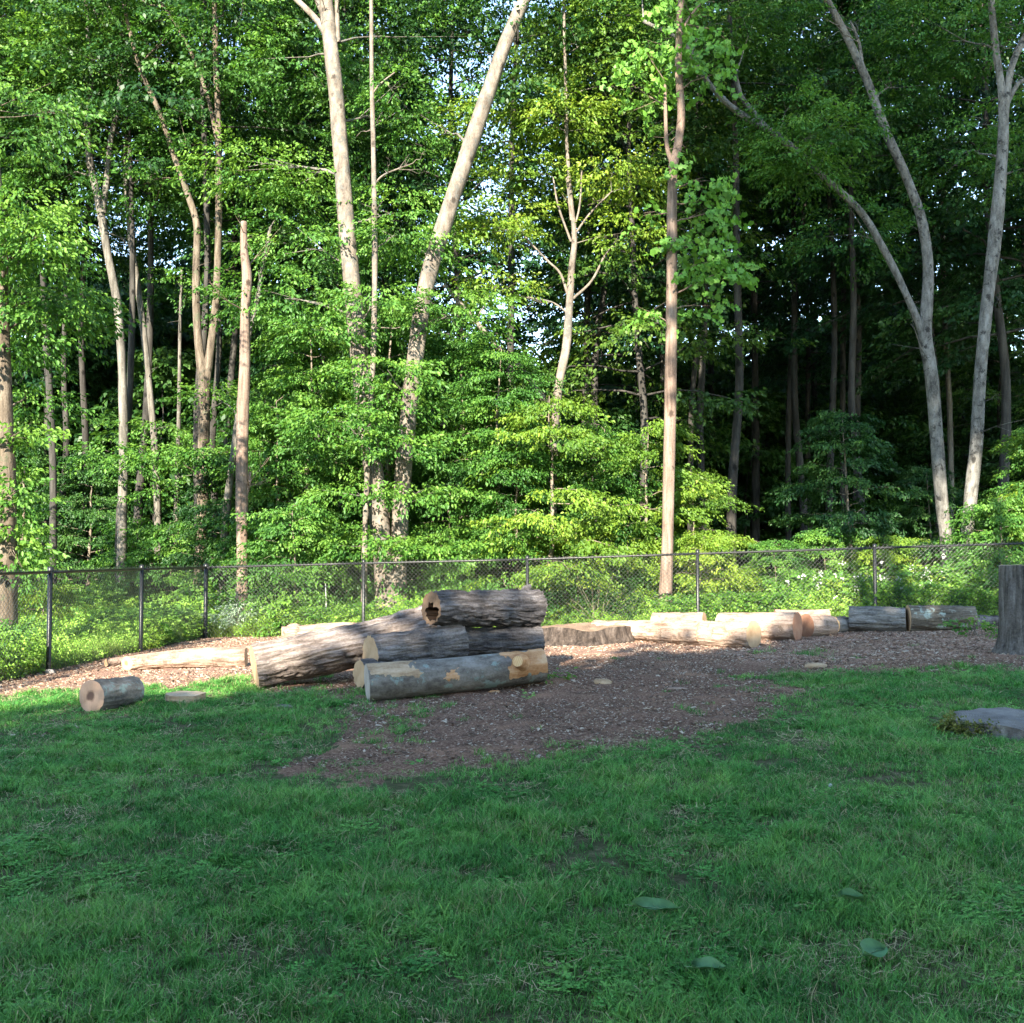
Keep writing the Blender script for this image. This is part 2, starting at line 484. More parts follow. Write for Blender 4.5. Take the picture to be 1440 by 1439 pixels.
mpx = [(505, 990), (475, 1030), (405, 1092), (470, 1106), (600, 1086), (720, 1076), (860, 1050), (1000, 1030), (1090, 1008), (1132, 985),
       (1115, 962), (1010, 948), (1100, 951), (1200, 949), (1440, 941)]
mpoly = [gp(*p)[:2] for p in mpx]
mpoly += [np.array([13.0, 14.9]), np.array([13.0, back_fence_y(13) + .5]), np.array([FC[0] - .3, FC[1] + .6]), np.array([-7.5, 12.4])]
mpoly += [gp(*p)[:2] for p in [(0, 980), (70, 974), (150, 970), (250, 968), (345, 956), (365, 968), (505, 988)]]
mpoly = np.array(mpoly)

def inpoly(x, y, poly):
    ins = np.zeros(x.shape, bool)
    j = len(poly) - 1
    for i in range(len(poly)):
        xi, yi = poly[i]; xj, yj = poly[j]
        c = ((yi > y) != (yj > y)) & (x < (xj - xi) * (y - yi) / (yj - yi + 1e-12) + xi)
        ins ^= c
        j = i
    return ins

def zone(x, y):
    """0 lawn, 1 mulch, 2 forest floor"""
    wx = x + 0.5 * (noise2(x, y, 1.6, 21) - .5) + 0.22 * (noise2(x, y, 7, 22) - .5)
    wy = y + 0.7 * (noise2(x, y, 1.4, 23) - .5) + 0.30 * (noise2(x, y, 6, 24) - .5)
    mul = inpoly(wx, wy, mpoly)
    out = (y > back_fence_y(x) + .25) | (x < left_fence_x(y) - .2)
    return np.where(out, 2, np.where(mul, 1, 0))

def geo_axis(lo, hi, step, far0, far1, ratio=1.25):
    a = list(np.arange(lo, hi + 1e-6, step))
    s = step; v = a[-1]
    while v < far1: s *= ratio; v += s; a.append(v)
    s = step; v = a[0]; b = []
    while v > far0: s *= ratio; v -= s; b.append(v)
    return np.array(b[::-1] + a)
xs = geo_axis(-9, 11, 0.08, -320, 320)
ys = geo_axis(2.4, 23, 0.08, -120, 480)
gx, gy = np.meshgrid(xs, ys)
gzv = terrain(gx, gy)
det = 0.014 * (noise2(gx, gy, 9, 31) - .5) + 0.02 * (noise2(gx, gy, 3.5, 32) - .5)
zn = zone(gx.ravel(), gy.ravel()).reshape(gx.shape)
gzv = gzv + det * np.where(zn == 1, 2.6, 0.8)
gv = np.stack([gx, gy, gzv], -1).reshape(-1, 3)
nx = len(xs)
fi = (np.arange(len(ys) - 1)[:, None] * nx + np.arange(nx - 1)[None, :]).ravel()
quads = np.stack([fi, fi + 1, fi + 1 + nx, fi + nx], -1)
cx = gv[quads].mean(1)
zf = zone(cx[:, 0], cx[:, 1])
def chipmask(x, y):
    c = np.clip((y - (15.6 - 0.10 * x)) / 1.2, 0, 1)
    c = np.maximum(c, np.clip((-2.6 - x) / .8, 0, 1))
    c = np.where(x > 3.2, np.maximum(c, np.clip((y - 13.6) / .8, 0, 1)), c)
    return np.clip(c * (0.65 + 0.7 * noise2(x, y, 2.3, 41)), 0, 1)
for zid, nm, mt in ((0, 'lawn', 'lawn'), (1, 'mulch_bed', 'mulch'), (2, 'forest_floor', 'floor')):
    q = quads[zf == zid]
    used = np.unique(q)
    mp_ = np.zeros(len(gv), np.int64); mp_[used] = np.arange(len(used))
    vv = gv[used]
    at = {'chip': chipmask(vv[:, 0], vv[:, 1])} if zid == 1 else None
    link(nm, make_mesh(nm, vv, mp_[q], M[mt], True, at), kind='structure')

# ---------------------------------------------------------------- scatter by geometry nodes (for stuff nobody could count)
def scatter_group(name, coll):
    ng = bpy.data.node_groups.new(name, 'GeometryNodeTree')
    ng.interface.new_socket('Geometry', in_out='INPUT', socket_type='NodeSocketGeometry')
    ng.interface.new_socket('Geometry', in_out='OUTPUT', socket_type='NodeSocketGeometry')
    gi = ng.nodes.new('NodeGroupInput'); go = ng.nodes.new('NodeGroupOutput')
    ci = ng.nodes.new('GeometryNodeCollectionInfo')
    ci.inputs['Collection'].default_value = coll
    ci.inputs['Separate Children'].default_value = True
    ci.inputs['Reset Children'].default_value = True
    io = ng.nodes.new('GeometryNodeInstanceOnPoints')
    io.inputs['Pick Instance'].default_value = True
    def attr(nm, typ):
        a = ng.nodes.new('GeometryNodeInputNamedAttribute'); a.data_type = typ
        a.inputs['Name'].default_value = nm
        return a.outputs[0]
    ng.links.new(gi.outputs[0], io.inputs['Points'])
    ng.links.new(ci.outputs[0], io.inputs['Instance'])
    ng.links.new(attr('idx', 'INT'), io.inputs['Instance Index'])
    ng.links.new(attr('rot', 'FLOAT_VECTOR'), io.inputs['Rotation'])
    ng.links.new(attr('scl', 'FLOAT_VECTOR'), io.inputs['Scale'])
    ng.links.new(io.outputs[0], go.inputs[0])
    return ng

def scatter(name, pts, rot, scl, idx, ng, label=None, cat=None):
    me = bpy.data.meshes.new(name)
    me.vertices.add(len(pts))
    me.vertices.foreach_set('co', np.ascontiguousarray(pts, np.float32).ravel())
    a = me.attributes.new('rot', 'FLOAT_VECTOR', 'POINT'); a.data.foreach_set('vector', np.ascontiguousarray(rot, np.float32).ravel())
    a = me.attributes.new('scl', 'FLOAT_VECTOR', 'POINT'); a.data.foreach_set('vector', np.ascontiguousarray(scl, np.float32).ravel())
    a = me.attributes.new('idx', 'INT', 'POINT'); a.data.foreach_set('value', np.ascontiguousarray(idx, np.int32))
    o = link(name, me, kind='stuff', label=label, cat=cat)
    md = o.modifiers.new('scatter', 'NODES'); md.node_group = ng
    return o

def proto_coll(name, meshes):
    col = bpy.data.collections.new(name)
    for i, me in enumerate(meshes):
        o = bpy.data.objects.new('%s_%02d' % (name, i), me)
        col.objects.link(o)
    return col

def blade_clump(seed, n=16, spread=0.05, h=(0.035, 0.085), wd=0.0042, lean=0.55, mat='grass'):
    r = np.random.default_rng(seed)
    V, Q, T, L = [], [], [], []
    off = 0
    for i in range(n):
        a = r.uniform(0, 6.283); d = spread * math.sqrt(r.uniform())
        base = np.array([d * math.cos(a), d * math.sin(a), -0.005])
        az = r.uniform(0, 6.283); hh = r.uniform(*h); ln = hh * r.uniform(0.1, lean * 1.6)
        dr = np.array([math.cos(az), math.sin(az), 0]); sd = np.array([-dr[1], dr[0], 0]) * wd * r.uniform(.7, 1.3) / 2
        p1 = base + dr * ln * .3 + np.array([0, 0, hh * .6]); p2 = base + dr * ln * 1.1 + np.array([0, 0, hh])
        V += [base - sd, base + sd, p1 + sd * .85, p1 - sd * .85, p2]
        Q.append([off, off + 1, off + 2, off + 3]); T.append([off + 3, off + 2, off + 4])
        L += [r.uniform()] * 5
        off += 5
    return make_mesh('grass_clump', np.array(V), [np.array(Q), np.array(T)], M[mat], False, {'lv': L})

clumps = [blade_clump(100 + i, 18, 0.055) for i in range(6)] + [blade_clump(120 + i, 22, 0.05, (0.06, 0.12), 0.0046, 0.75) for i in range(3)]
def clover_clump(seed):
    r = np.random.default_rng(seed); V, Q, L = [], [], []
    for i in range(14):
        c = np.array([r.normal(0, .035), r.normal(0, .035), r.uniform(.02, .045)])
        for k in range(3):
            a = k * 2.094 + r.uniform(0, 1); d = np.array([math.cos(a), math.sin(a), .15]); e = np.array([-d[1], d[0], 0]); q = r.uniform(.008, .013)
            o_ = len(V); V += [c, c + d * q + e * q * .7, c + d * q * 1.8, c + d * q - e * q * .7]; Q.append([o_, o_ + 1, o_ + 2, o_ + 3]); L += [r.uniform(0, .9)] * 4
    return make_mesh('clover_clump', np.array(V), np.array(Q), M['grass'], False, {'lv': L})
def straw_clump(seed):
    r = np.random.default_rng(seed); V, Q = [], []
    for i in range(16):
        a = r.uniform(0, 6.28); p = np.array([r.normal(0, .05), r.normal(0, .05), r.uniform(.004, .03)]); d = np.array([math.cos(a), math.sin(a), r.normal(0, .15)]) * r.uniform(.03, .07); e = np.array([-math.sin(a), math.cos(a), 0]) * .0018
        o_ = len(V); V += [p - e, p + e, p + d + e, p + d - e]; Q.append([o_, o_ + 1, o_ + 2, o_ + 3])
    return make_mesh('straw_clump', np.array(V), np.array(Q), M['straw'], False)
M['straw'] = plain('straw', (0.34, 0.28, 0.16), .8, .1, .4, 20)
clumps += [clover_clump(130), clover_clump(131), straw_clump(132), straw_clump(133)]
NG_G = scatter_group('grass_scatter', proto_coll('grass_clump', clumps))

def rand_pts(n, xa, xb, ya, yb):
    return rng.uniform(xa, xb, n), rng.uniform(ya, yb, n)
gxs, gys = [], []
for ya, yb, dens in ((2.9, 5.0, 900), (5.0, 7.0, 640), (7.0, 9.5, 440), (9.5, 14.5, 280)):
    hw = 0.53 * yb + 0.8
    n = int(2 * hw * (yb - ya) * dens)
    x, y = rand_pts(n, -hw, hw, ya, yb)
    gxs.append(x); gys.append(y)
x = np.concatenate(gxs); y = np.concatenate(gys)
keep = (zone(x, y) == 0) & (np.abs(x) < 0.53 * y + 0.7)
bare = noise2(x, y, 2.6, 51) * .6 + noise2(x, y, 9, 52) * .4
keep &= rng.uniform(size=len(x)) < np.clip((bare - .27) * 6, .10, 1)
# thinner turf close to the mulch
dm = np.zeros(len(x), bool)
for dx, dy in ((.35, 0), (-.35, 0), (0, -.5), (0, .5)):
    dm |= zone(x + dx, y + dy) == 1
keep &= (~dm) | (rng.uniform(size=len(x)) < .6)
x, y = x[keep], y[keep]
# stray tufts in the mulch
xm, ym = rand_pts(14000, -4, 12, 7, 20)
km = (zone(xm, ym) == 1) & (noise2(xm, ym, 1.1, 61) * .5 + noise2(xm, ym, 4.5, 62) * .5 > 0.68) & (ym < 16)
ke = np.zeros(len(xm), bool)
for dx, dy in ((.3, 0), (-.45, 0), (-.8, -.2), (0, -.45), (0, .45)):
    ke |= zone(xm + dx, ym + dy) == 0
km |= (zone(xm, ym) == 1) & ke & (rng.uniform(size=len(xm)) < .22 + .75 * (noise2(xm, ym, 5, 63) > .5))
x = np.concatenate([x, xm[km]]); y = np.concatenate([y, ym[km]])
n = len(x)
tall = noise2(x, y, 1.3, 71) * .6 + noise2(x, y, 5.0, 72) * .4
sc = np.clip(0.36 + .9 * (tall - .25), .30, .95) * rng.uniform(.75, 1.2, n)
wide = np.clip(1 + (y - 4) * 0.09, 1, 1.9)
rot = np.stack([rng.uniform(-.25, .25, n), rng.uniform(-.25, .25, n), rng.uniform(0, 6.283, n)], -1)
idx = np.where(tall + rng.uniform(-.15, .15, n) > .58, rng.integers(6, 9, n), rng.integers(0, 6, n))
pc = noise2(x, y, 1.7, 91) * .6 + noise2(x, y, 6.5, 92) * .4
idx = np.where((pc > .58) & (rng.uniform(size=n) < .16), rng.integers(9, 11, n), idx)
ps = noise2(x, y, 2.2, 93) * .6 + noise2(x, y, 8, 94) * .4
idx = np.where(rng.uniform(size=n) < np.where(ps > .6, .11, .045), rng.integers(11, 13, n), idx)
sc = np.where(idx >= 9, np.maximum(sc, .8), sc)
scatter('lawn_grass', np.stack([x, y, terrain(x, y)], -1), rot, np.stack([wide * sc ** .5, wide * sc ** .5, sc], -1), idx, NG_G,
        'shaded green mown grass of the lawn in front of the log pile', 'grass')

# wood chips on the bed
def chip_mesh(seed, col):
    r = np.random.default_rng(seed)
    l, wd, t = r.uniform(.02, .05), r.uniform(.008, .018), r.uniform(.003, .007)
    v, f = box(-l / 2, l / 2, -wd / 2, wd / 2, 0, t)
    v = v + r.uniform(-.003, .003, v.shape)
    return make_mesh('chip', v, f, col)
chipcols = [plain('chip_%d' % i, c, 0.9, 0.1) for i, c in enumerate([(0.38, 0.26, 0.185), (0.32, 0.19, 0.13), (0.20, 0.12, 0.085), (0.50, 0.40, 0.31), (0.15, 0.10, 0.075)])]
NG_C = scatter_group('chip_scatter', proto_coll('chip', [chip_mesh(i, chipcols[i % 5]) for i in range(15)]))
xm, ym = rand_pts(170000, -8.5, 12, 8, 23)
km = ((zone(xm, ym) == 1) | ((zone(xm, ym) == 0) & (rng.uniform(size=len(xm)) < .05 + .3 * (noise2(xm, ym, 1.2, 95) > .6)) & (ym < 12))) & (np.abs(xm) < .55 * ym + .8)
xm, ym = xm[km], ym[km]
n = len(xm)
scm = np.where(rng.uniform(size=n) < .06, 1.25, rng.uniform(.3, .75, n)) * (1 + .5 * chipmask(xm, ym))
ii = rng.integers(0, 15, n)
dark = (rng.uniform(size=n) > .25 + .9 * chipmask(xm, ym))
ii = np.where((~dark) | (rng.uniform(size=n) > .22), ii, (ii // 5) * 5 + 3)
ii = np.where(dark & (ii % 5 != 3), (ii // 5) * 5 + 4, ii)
scatter('wood_chips', np.stack([xm, ym, terrain(xm, ym) + .006], -1), np.stack([rng.uniform(-.5, .5, n), rng.uniform(-.5, .5, n), rng.uniform(0, 6.283, n)], -1),
        np.repeat(scm[:, None], 3, 1), ii, NG_C, 'tan and brown wood chips strewn over the bare mulch bed', 'wood chips')

# ---------------------------------------------------------------- leaves
LEAF_HI = np.array([[0, 0, 0], [.30, .5, .10], [.68, .40, .08], [1, 0, -.12], [.68, -.40, .08], [.30, -.5, .10]])
LEAF_LO = np.array([[0, 0, 0], [.42, .5, .10], [1, 0, -.10], [.42, -.5, .10]])
LEAF_MAPLE = np.array([[0, 0, 0], [.05, .5, .06], [.45, .32, .03], [.62, .62, -.05], [1, 0, -.08], [.62, -.62, -.05], [.45, -.32, .03], [.05, -.5, .06]])

def rotmat(az, pitch, roll):
    ca, sa = np.cos(az), np.sin(az); cpi, spi = np.cos(pitch), np.sin(pitch); cr, sr = np.cos(roll), np.sin(roll)
    X = np.stack([ca * cpi, sa * cpi, spi], -1)
    Y0 = np.stack([-sa, ca, np.zeros_like(sa)], -1)
    Z0 = np.cross(X, Y0)
    Y = Y0 * cr[..., None] + Z0 * sr[..., None]
    Z = np.cross(X, Y)
    return np.stack([X, Y, Z], -1)          # columns are the axes

def leaf_template(kind):
    if kind == 'hi': return LEAF_HI, np.array([[0, 1, 2, 3], [0, 3, 4, 5]])
    if kind == 'maple': return LEAF_MAPLE, np.array([[0, 1, 2, 3], [0, 3, 4, 4], [0, 4, 5, 6], [0, 6, 7, 7]])
    return LEAF_LO, np.array([[0, 1, 2, 3]])

def make_spray(r, n=22, length=0.75, leaf=0.095, wr=0.55, flat=0.35, hang=0.25):
    """leaf frames of one flat branchlet: origin, rotation matrix, size"""
    t = np.linspace(0.08, 1, n)
    side = np.where(np.arange(n) % 2 == 0, 1, -1)
    lat = side * (1 - t * .75) * length * .38 * r.uniform(.1, 1.0, n)
    pos = np.stack([t * length, lat, -hang * (t ** 2) * length * .6 - np.abs(lat) * .2 + r.normal(0, .03, n)], -1)
    az = side * r.uniform(.3, 1.2, n) * (1.15 - t) + r.normal(0, .25, n)
    rm = rotmat(az, r.normal(-hang * 1.5, .35, n), r.normal(0, flat * 1.5, n))
    sz = leaf * r.uniform(.65, 1.2, n)
    return pos, rm, sz

def leaves_from_sprays(pos, rm, scl, lvs, sprays, pick, kind, wr, r):
    """instantiate sprays at frames -> vertices, faces, lv"""
    tmpl, tf = leaf_template(kind)
    tmpl = tmpl * np.array([1, wr, 1])
    LP, LR, LS, LV = [], [], [], []
    for k, (sp_, sr, ss) in enumerate(sprays):
        m = np.where(pick == k)[0]
        if not len(m): continue
        p = pos[m][:, None, :] + np.einsum('aij,bj->abi', rm[m], sp_) * scl[m][:, None, None]
        rr = np.einsum('aij,bjk->abik', rm[m], sr)
        LP.append(p.reshape(-1, 3)); LR.append(rr.reshape(-1, 3, 3))
        LS.append((scl[m][:, None] ** .5 * ss[None, :]).ravel())
        LV.append((lvs[m][:, None] + r.normal(0, .13, (len(m), len(ss)))).ravel())
    LP = np.concatenate(LP); LR = np.concatenate(LR); LS = np.concatenate(LS); LV = np.clip(np.concatenate(LV), 0, 1)
    v = LP[:, None, :] + np.einsum('aij,bj->abi', LR, tmpl) * LS[:, None, None]
    nt_ = len(tmpl)
    o = (np.arange(len(LP)) * nt_)[:, None, None]
    faces = []
    quad = [f for f in tf if len(set(f)) == 4]; tri = [list(dict.fromkeys(f)) for f in tf if len(set(f)) == 3]
    if quad: faces.append((o + np.array(quad)[None]).reshape(-1, 4))
    if tri: faces.append((o + np.array(tri)[None]).reshape(-1, 3))
    return v.reshape(-1, 3), faces, np.repeat(LV, nt_)

class Tree:
    """collects branch tubes and sprays of one tree"""
    def __init__(s, seed, leaf=0.095, kind='hi', wr=0.55, spray_n=22, spray_len=0.75, hang=0.25, flat=0.35):
        s.r = np.random.default_rng(seed); s.kind = kind; s.wr = wr
        s.sprays = [make_spray(s.r, spray_n, spray_len, leaf, wr, flat, hang) for _ in range(7)]
        s.tubes = []; s.p = []; s.a = []; s.sc = []; s.lv = []
        s.seed = seed
    def spray(s, p, az, pitch, roll, sc=1.0, lv=.5):
        s.p.append(p); s.a.append((az, pitch, roll)); s.sc.append(sc); s.lv.append(lv)
    def branch(s, p0, az, elev, L, r0, n_spray=10, droop=0.25, t0=.3, spread=.5, lv=None, sc=1.0, thick=.10):
        r = s.r
        t = np.linspace(0, 1, 6)
        wob = r.normal(0, .05 * L, (6, 3)) * t[:, None]
        path = np.array(p0) + np.stack([np.cos(az) * np.cos(elev) * L * t, np.sin(az) * np.cos(elev) * L * t, np.sin(elev) * L * t - droop * L * t ** 2], -1) + wob
        s.tubes.append(tube(path, r0 * (1 - .85 * t), 5))
        l0 = r.uniform(.2, .75) if lv is None else lv
        for i in range(n_spray):
            u = r.uniform(t0, 1.02)
            k = min(u, .999) * 5; i0 = int(k); q = path[i0] + (path[i0 + 1] - path[i0]) * (k - i0)
            lat = r.normal(0, spread) * (.35 + .65 * (1 - abs(u - .6)))
            off = np.array([-math.sin(az) * lat, math.cos(az) * lat, r.normal(0, thick) - .12 * abs(lat)])
            yaw = az + np.sign(lat) * r.uniform(.1, 1.1) + r.normal(0, .2)
            s.spray(q + off, yaw, r.normal(-.18, .08 + thick), r.normal(0, .10 + 1.6 * thick), sc * r.uniform(.7, 1.25), l0 + r.normal(0, .1))
    def lobe(s, c, rad, n, lv=.5, sc=1.0, flat=True):
        r = s.r
        for i in range(n):
            d = r.normal(0, 1, 3); d /= np.linalg.norm(d)
            q = d * np.array(rad) * r.uniform(.25, 1) ** .5
            yaw = math.atan2(d[1], d[0]) + r.normal(0, .5)
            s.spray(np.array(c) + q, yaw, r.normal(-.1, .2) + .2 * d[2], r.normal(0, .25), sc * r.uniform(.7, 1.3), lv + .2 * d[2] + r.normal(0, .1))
    def leaf_mesh(s, name, mat):
        n = len(s.p)
        a = np.array(s.a)
        rm = rotmat(a[:, 0], a[:, 1], a[:, 2])
        v, f, lv = leaves_from_sprays(np.array(s.p), rm, np.array(s.sc), np.array(s.lv), s.sprays, s.r.integers(0, 7, n), s.kind, s.wr, s.r)
        return make_mesh(name, v, f, mat, False, {'lv': lv})
    def branch_mesh(s, name, mat):
        v, f = merge(s.tubes)
        return make_mesh(name, v, f, mat, True)

def generic_tree(seed, H, z0, rad, nb, nsp, r_base, leaf=.12, kind='lo', spray_len=.85, elev=(0.1, .75), mat='leaf_canopy', bark='bark_dark', wr=.6, hang=.25, sway=.35, cone=.7, spread=.55, droop=.25, spn=22, thick=.10):
    T = Tree(seed, leaf, kind, wr, spn, spray_len, hang)
    r = T.r
    zz = np.linspace(0, H * .97, 9)
    path = np.stack([np.cumsum(r.normal(0, sway * .35, 9)), np.cumsum(r.normal(0, sway * .35, 9)), zz - .1], -1)
    path[:, :2] -= path[0, :2]
    tr = catmull(path, 4)
    rr = r_base * (1 - .88 * np.linspace(0, 1, len(tr)) ** .9)
    rr[0] *= 1.45; rr[1] *= 1.15
    tv, tfc = tube(tr, rr, 9, .10, seed)
    for i in range(nb):
        u = (i + r.uniform(0, 1)) / nb
        z = z0 + (H * .96 - z0) * u
        k = int(np.clip(np.searchsorted(tr[:, 2], z), 1, len(tr) - 1))
        shape = math.sin(math.pi * min(1, (u * cone + .28))) ** .7 if cone < 1 else (1 - u * .8)
        L = rad * max(.25, shape) * r.uniform(.65, 1.15)
        T.branch(tr[k], i * 2.399 + r.normal(0, .4), elev[0] + (elev[1] - elev[0]) * u + r.normal(0, .12), L, max(.012, rr[k] * .38), nsp, droop, .25, spread, thick=thick)
    root = (make_mesh('trunk', tv, tfc, M[bark], True), T.branch_mesh('branches', M[bark]), T.leaf_mesh('crown', M[mat]))
    return root

def place_tree(name, meshes, label, cat, loc, rz, sc=1.0, group=None, sz=None, crown_mat=None):
    o = thing(name, label, cat, loc, rz, group)
    o.scale = (sc, sc, sz or sc)
    names = ('trunk', 'branches', 'crown')
    for nm, me in zip(names, meshes):
        if me is None: continue
        c = link(nm, me, o)
        if nm != 'trunk': c['kind'] = 'stuff'
    return o

# deep wood
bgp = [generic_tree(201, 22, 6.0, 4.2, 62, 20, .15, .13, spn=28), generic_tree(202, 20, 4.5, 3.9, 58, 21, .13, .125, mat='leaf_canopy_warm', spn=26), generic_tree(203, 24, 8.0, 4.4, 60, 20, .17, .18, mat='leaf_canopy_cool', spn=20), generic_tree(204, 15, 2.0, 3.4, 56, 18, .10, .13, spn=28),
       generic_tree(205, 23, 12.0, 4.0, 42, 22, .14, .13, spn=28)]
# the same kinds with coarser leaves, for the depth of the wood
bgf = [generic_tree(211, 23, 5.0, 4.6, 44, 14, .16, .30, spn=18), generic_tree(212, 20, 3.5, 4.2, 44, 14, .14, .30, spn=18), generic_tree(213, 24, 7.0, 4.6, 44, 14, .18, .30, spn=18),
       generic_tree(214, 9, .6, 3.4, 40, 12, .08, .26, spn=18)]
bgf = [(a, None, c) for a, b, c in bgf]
random.seed(3)
rows = [(28.5, 3.6), (31.5, 3.6), (35, 3.9), (39, 4.2), (44, 4.6), (50, 4.6), (58, 5.2), (70, 6.0)]
lab_near = 'tall slim tree standing in the first rows behind the fence'
lab_far = 'tall leafy tree deep in the dark wood'
lab_low = 'low bushy tree filling the depth of the dark wood'
for ri, (Y, sp_) in enumerate(rows):
    hw = .54 * Y + 4
    xx = -hw + random.uniform(0, sp_)
    while xx < hw:
        X_, Y_ = xx + random.uniform(-1, 1), Y + random.uniform(-1.4, 1.4)
        px = 720 + X_ / Y_ * F
        gap = 930 < px < 1290 or px < 400
        xx += sp_
        if ri < 4:
            k = random.choice([0, 1, 2, 3] if ri > 1 else [0, 1, 2, 4])
            if gap: k = 4 if ri < 3 else 2
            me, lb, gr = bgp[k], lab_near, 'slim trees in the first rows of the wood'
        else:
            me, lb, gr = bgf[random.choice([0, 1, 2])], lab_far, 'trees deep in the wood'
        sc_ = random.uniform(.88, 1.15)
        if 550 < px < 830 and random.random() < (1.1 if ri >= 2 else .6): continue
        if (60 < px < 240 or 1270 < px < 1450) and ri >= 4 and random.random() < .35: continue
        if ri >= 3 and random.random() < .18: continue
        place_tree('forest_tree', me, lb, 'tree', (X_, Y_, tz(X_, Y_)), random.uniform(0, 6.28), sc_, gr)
for Y, sp_ in ((33, 5.0), (38, 4.6), (45, 4.4), (53, 4.4), (63, 4.6), (75, 5.0), (88, 3.6), (94, 3.6)):
    hw = .54 * Y + 3
    xx = -hw + random.uniform(0, sp_)
    while xx < hw:
        X_, Y_ = xx + random.uniform(-1, 1), Y + random.uniform(-1.5, 1.5)
        px = 720 + X_ / Y_ * F
        xx += sp_
        if (940 < px < 1270 or px < 330) and Y < 37: continue
        place_tree('understory_tree', bgf[3], lab_low, 'tree', (X_, Y_, tz(X_, Y_)), random.uniform(0, 6.28), random.uniform(.7, 1.2), 'low trees deep in the wood')

# ---------------------------------------------------------------- the trees one can tell apart
for px, Y_, sc_ in ((1030, 57, 1.35), (1062, 60, 1.4), (1090, 66, 1.5), (1040, 70, 1.5), (1130, 57, 1.3), (985, 60, 1.4), (1075, 49, 1.0), (150, 42, 1.2), (190, 46, 1.4), (225, 52, 1.5), (120, 50, 1.5), (260, 44, 1.2), (175, 60, 1.8), (205, 40, 1.0), (235, 64, 1.9), (1250, 50, 1.4), (1290, 54, 1.5), (1320, 47, 1.3), (1225, 60, 1.7), (1350, 60, 1.6), (1275, 66, 1.9), (1310, 62, 1.9), (140, 47, 1.7), (165, 52, 1.9), (215, 56, 1.9), (100, 44, 1.5), (790, 52, 1.3), (740, 56, 1.4), (700, 60, 1.6), (640, 56, 1.4), (840, 50, 1.2)):
    X_ = (px - 720) / F * Y_
    place_tree('understory_tree', bgf[3], lab_low, 'tree', (X_, Y_, tz(X_, Y_)), random.uniform(0, 6.28), sc_, 'low trees deep in the wood')

def trunk_from_px(pts, Y, k=16, lump=.10, seed=0, ground=True, lean=0.0, sub=6):
    """pts: (px, py, width px) from the base up"""
    a = []
    for i, (px, py, wd) in enumerate(pts):
        yy = Y + lean * i
        q = P(px, py, yy)
        if i == 0 and ground: q[2] = tz(q[0], q[1]) - .12
        a.append((*q, .88 * wd / 2 / F * yy))
    a = catmull(np.array(a), sub)
    v, f = tube(a[:, :3], np.maximum(a[:, 3], .006), k, lump, seed)
    return v, f, a

def special_tree(name, label, Y, stems, bark, lobes=(), seed=0, wk=1.0, leafmat='leaf_beech', leaf=.10, kind='hi', wr=.55, limbs=(), twigs=True, spn=29, slen=.75, dens=2.0, hang=.25, flat=.45):
    base = P(stems[0][0][0], stems[0][0][1], Y)
    bz = tz(base[0], Y)
    org = np.array([base[0], Y, bz])
    o = thing(name, label, 'tree', org)
    paths = []
    for i, s in enumerate(stems):
        lean = s[0][3] if len(s[0]) > 3 else 0
        v, f, a = trunk_from_px([(q[0], q[1], q[2] * wk) for q in s], Y, 18, .10, seed + i, ground=(i == 0 or s[0][1] > 700), lean=lean)
        link('trunk' if i == 0 or s[0][1] > 700 else 'limb', make_mesh('trunk', v - org, f, M[bark], True), o)
        paths.append(a)
    allp = np.vstack(paths)
    rt = np.random.default_rng(seed + 77); tw = []
    for _ in range(9 if len(stems[0]) > 7 else 3):
        a_ = paths[rt.integers(0, len(paths))]; k = rt.integers(len(a_) // 4, len(a_))
        az = rt.uniform(0, 6.28); el = rt.uniform(-.1, .8); L = rt.uniform(.25, 1.3)
        t = np.linspace(0, 1, 6)[:, None]
        d = np.array([math.cos(az) * math.cos(el), math.sin(az) * math.cos(el), math.sin(el)])
        pp = a_[k, :3] + d * L * t + rt.normal(0, .05, (6, 3)) * t
        tw.append(tube(pp - org, (.006 + .010 * L) * (1 - .8 * t[:, 0]), 5))
        for _2 in range(2):
            d2 = d + rt.normal(0, .6, 3); q0 = pp[rt.integers(2, 5)]
            tw.append(tube(q0 - org + d2 * L * .4 * t, .006 * (1 - .7 * t[:, 0]), 4))
    vt, ft = merge(tw)
    tg = link('twigs', make_mesh('twigs', vt, ft, M[bark], True), o); tg['kind'] = 'stuff'
    if lobes:
        T = Tree(seed + 50, leaf, kind, wr, spn, slen, hang, flat)
        for (px, py, dY, rx, rz, n, lv) in lobes:
            c = P(px, py, Y + dY)
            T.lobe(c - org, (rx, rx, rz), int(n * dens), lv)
            d = np.linalg.norm(allp[:, :3] - (c + np.array([0, 0, -rx * .6])), axis=1)
            k = int(np.argmin(d))
            p0, p1 = allp[k, :3], c
            L = np.linalg.norm(p1 - p0)
            r0 = min(allp[k, 3] * .5, .012 + .012 * L)
            t = np.linspace(0, 1, 6)[:, None]
            path = p0 * (1 - t) + p1 * t + np.array([0, 0, .12 * L]) * (t * (1 - t)) * 2 + T.r.normal(0, .03 * L, (6, 3)) * t * (1 - t) * 3
            T.tubes.append(tube(path - org, r0 * (1 - .8 * t[:, 0]), 6))
            for _ in range(3):
                e = c + T.r.normal(0, .5, 3) * np.array([rx, rx, rz])
                q0 = path[T.r.integers(2, 5)]
                pp = q0 * (1 - t) + e * t
                T.tubes.append(tube(pp - org, r0 * .4 * (1 - .8 * t[:, 0]), 5))
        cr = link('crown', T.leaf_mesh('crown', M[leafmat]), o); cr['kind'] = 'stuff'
        br = link('branches', T.branch_mesh('branches', M[bark if bark != 'bark_pale' else 'bark_grey']), o); br['kind'] = 'stuff'
    return o

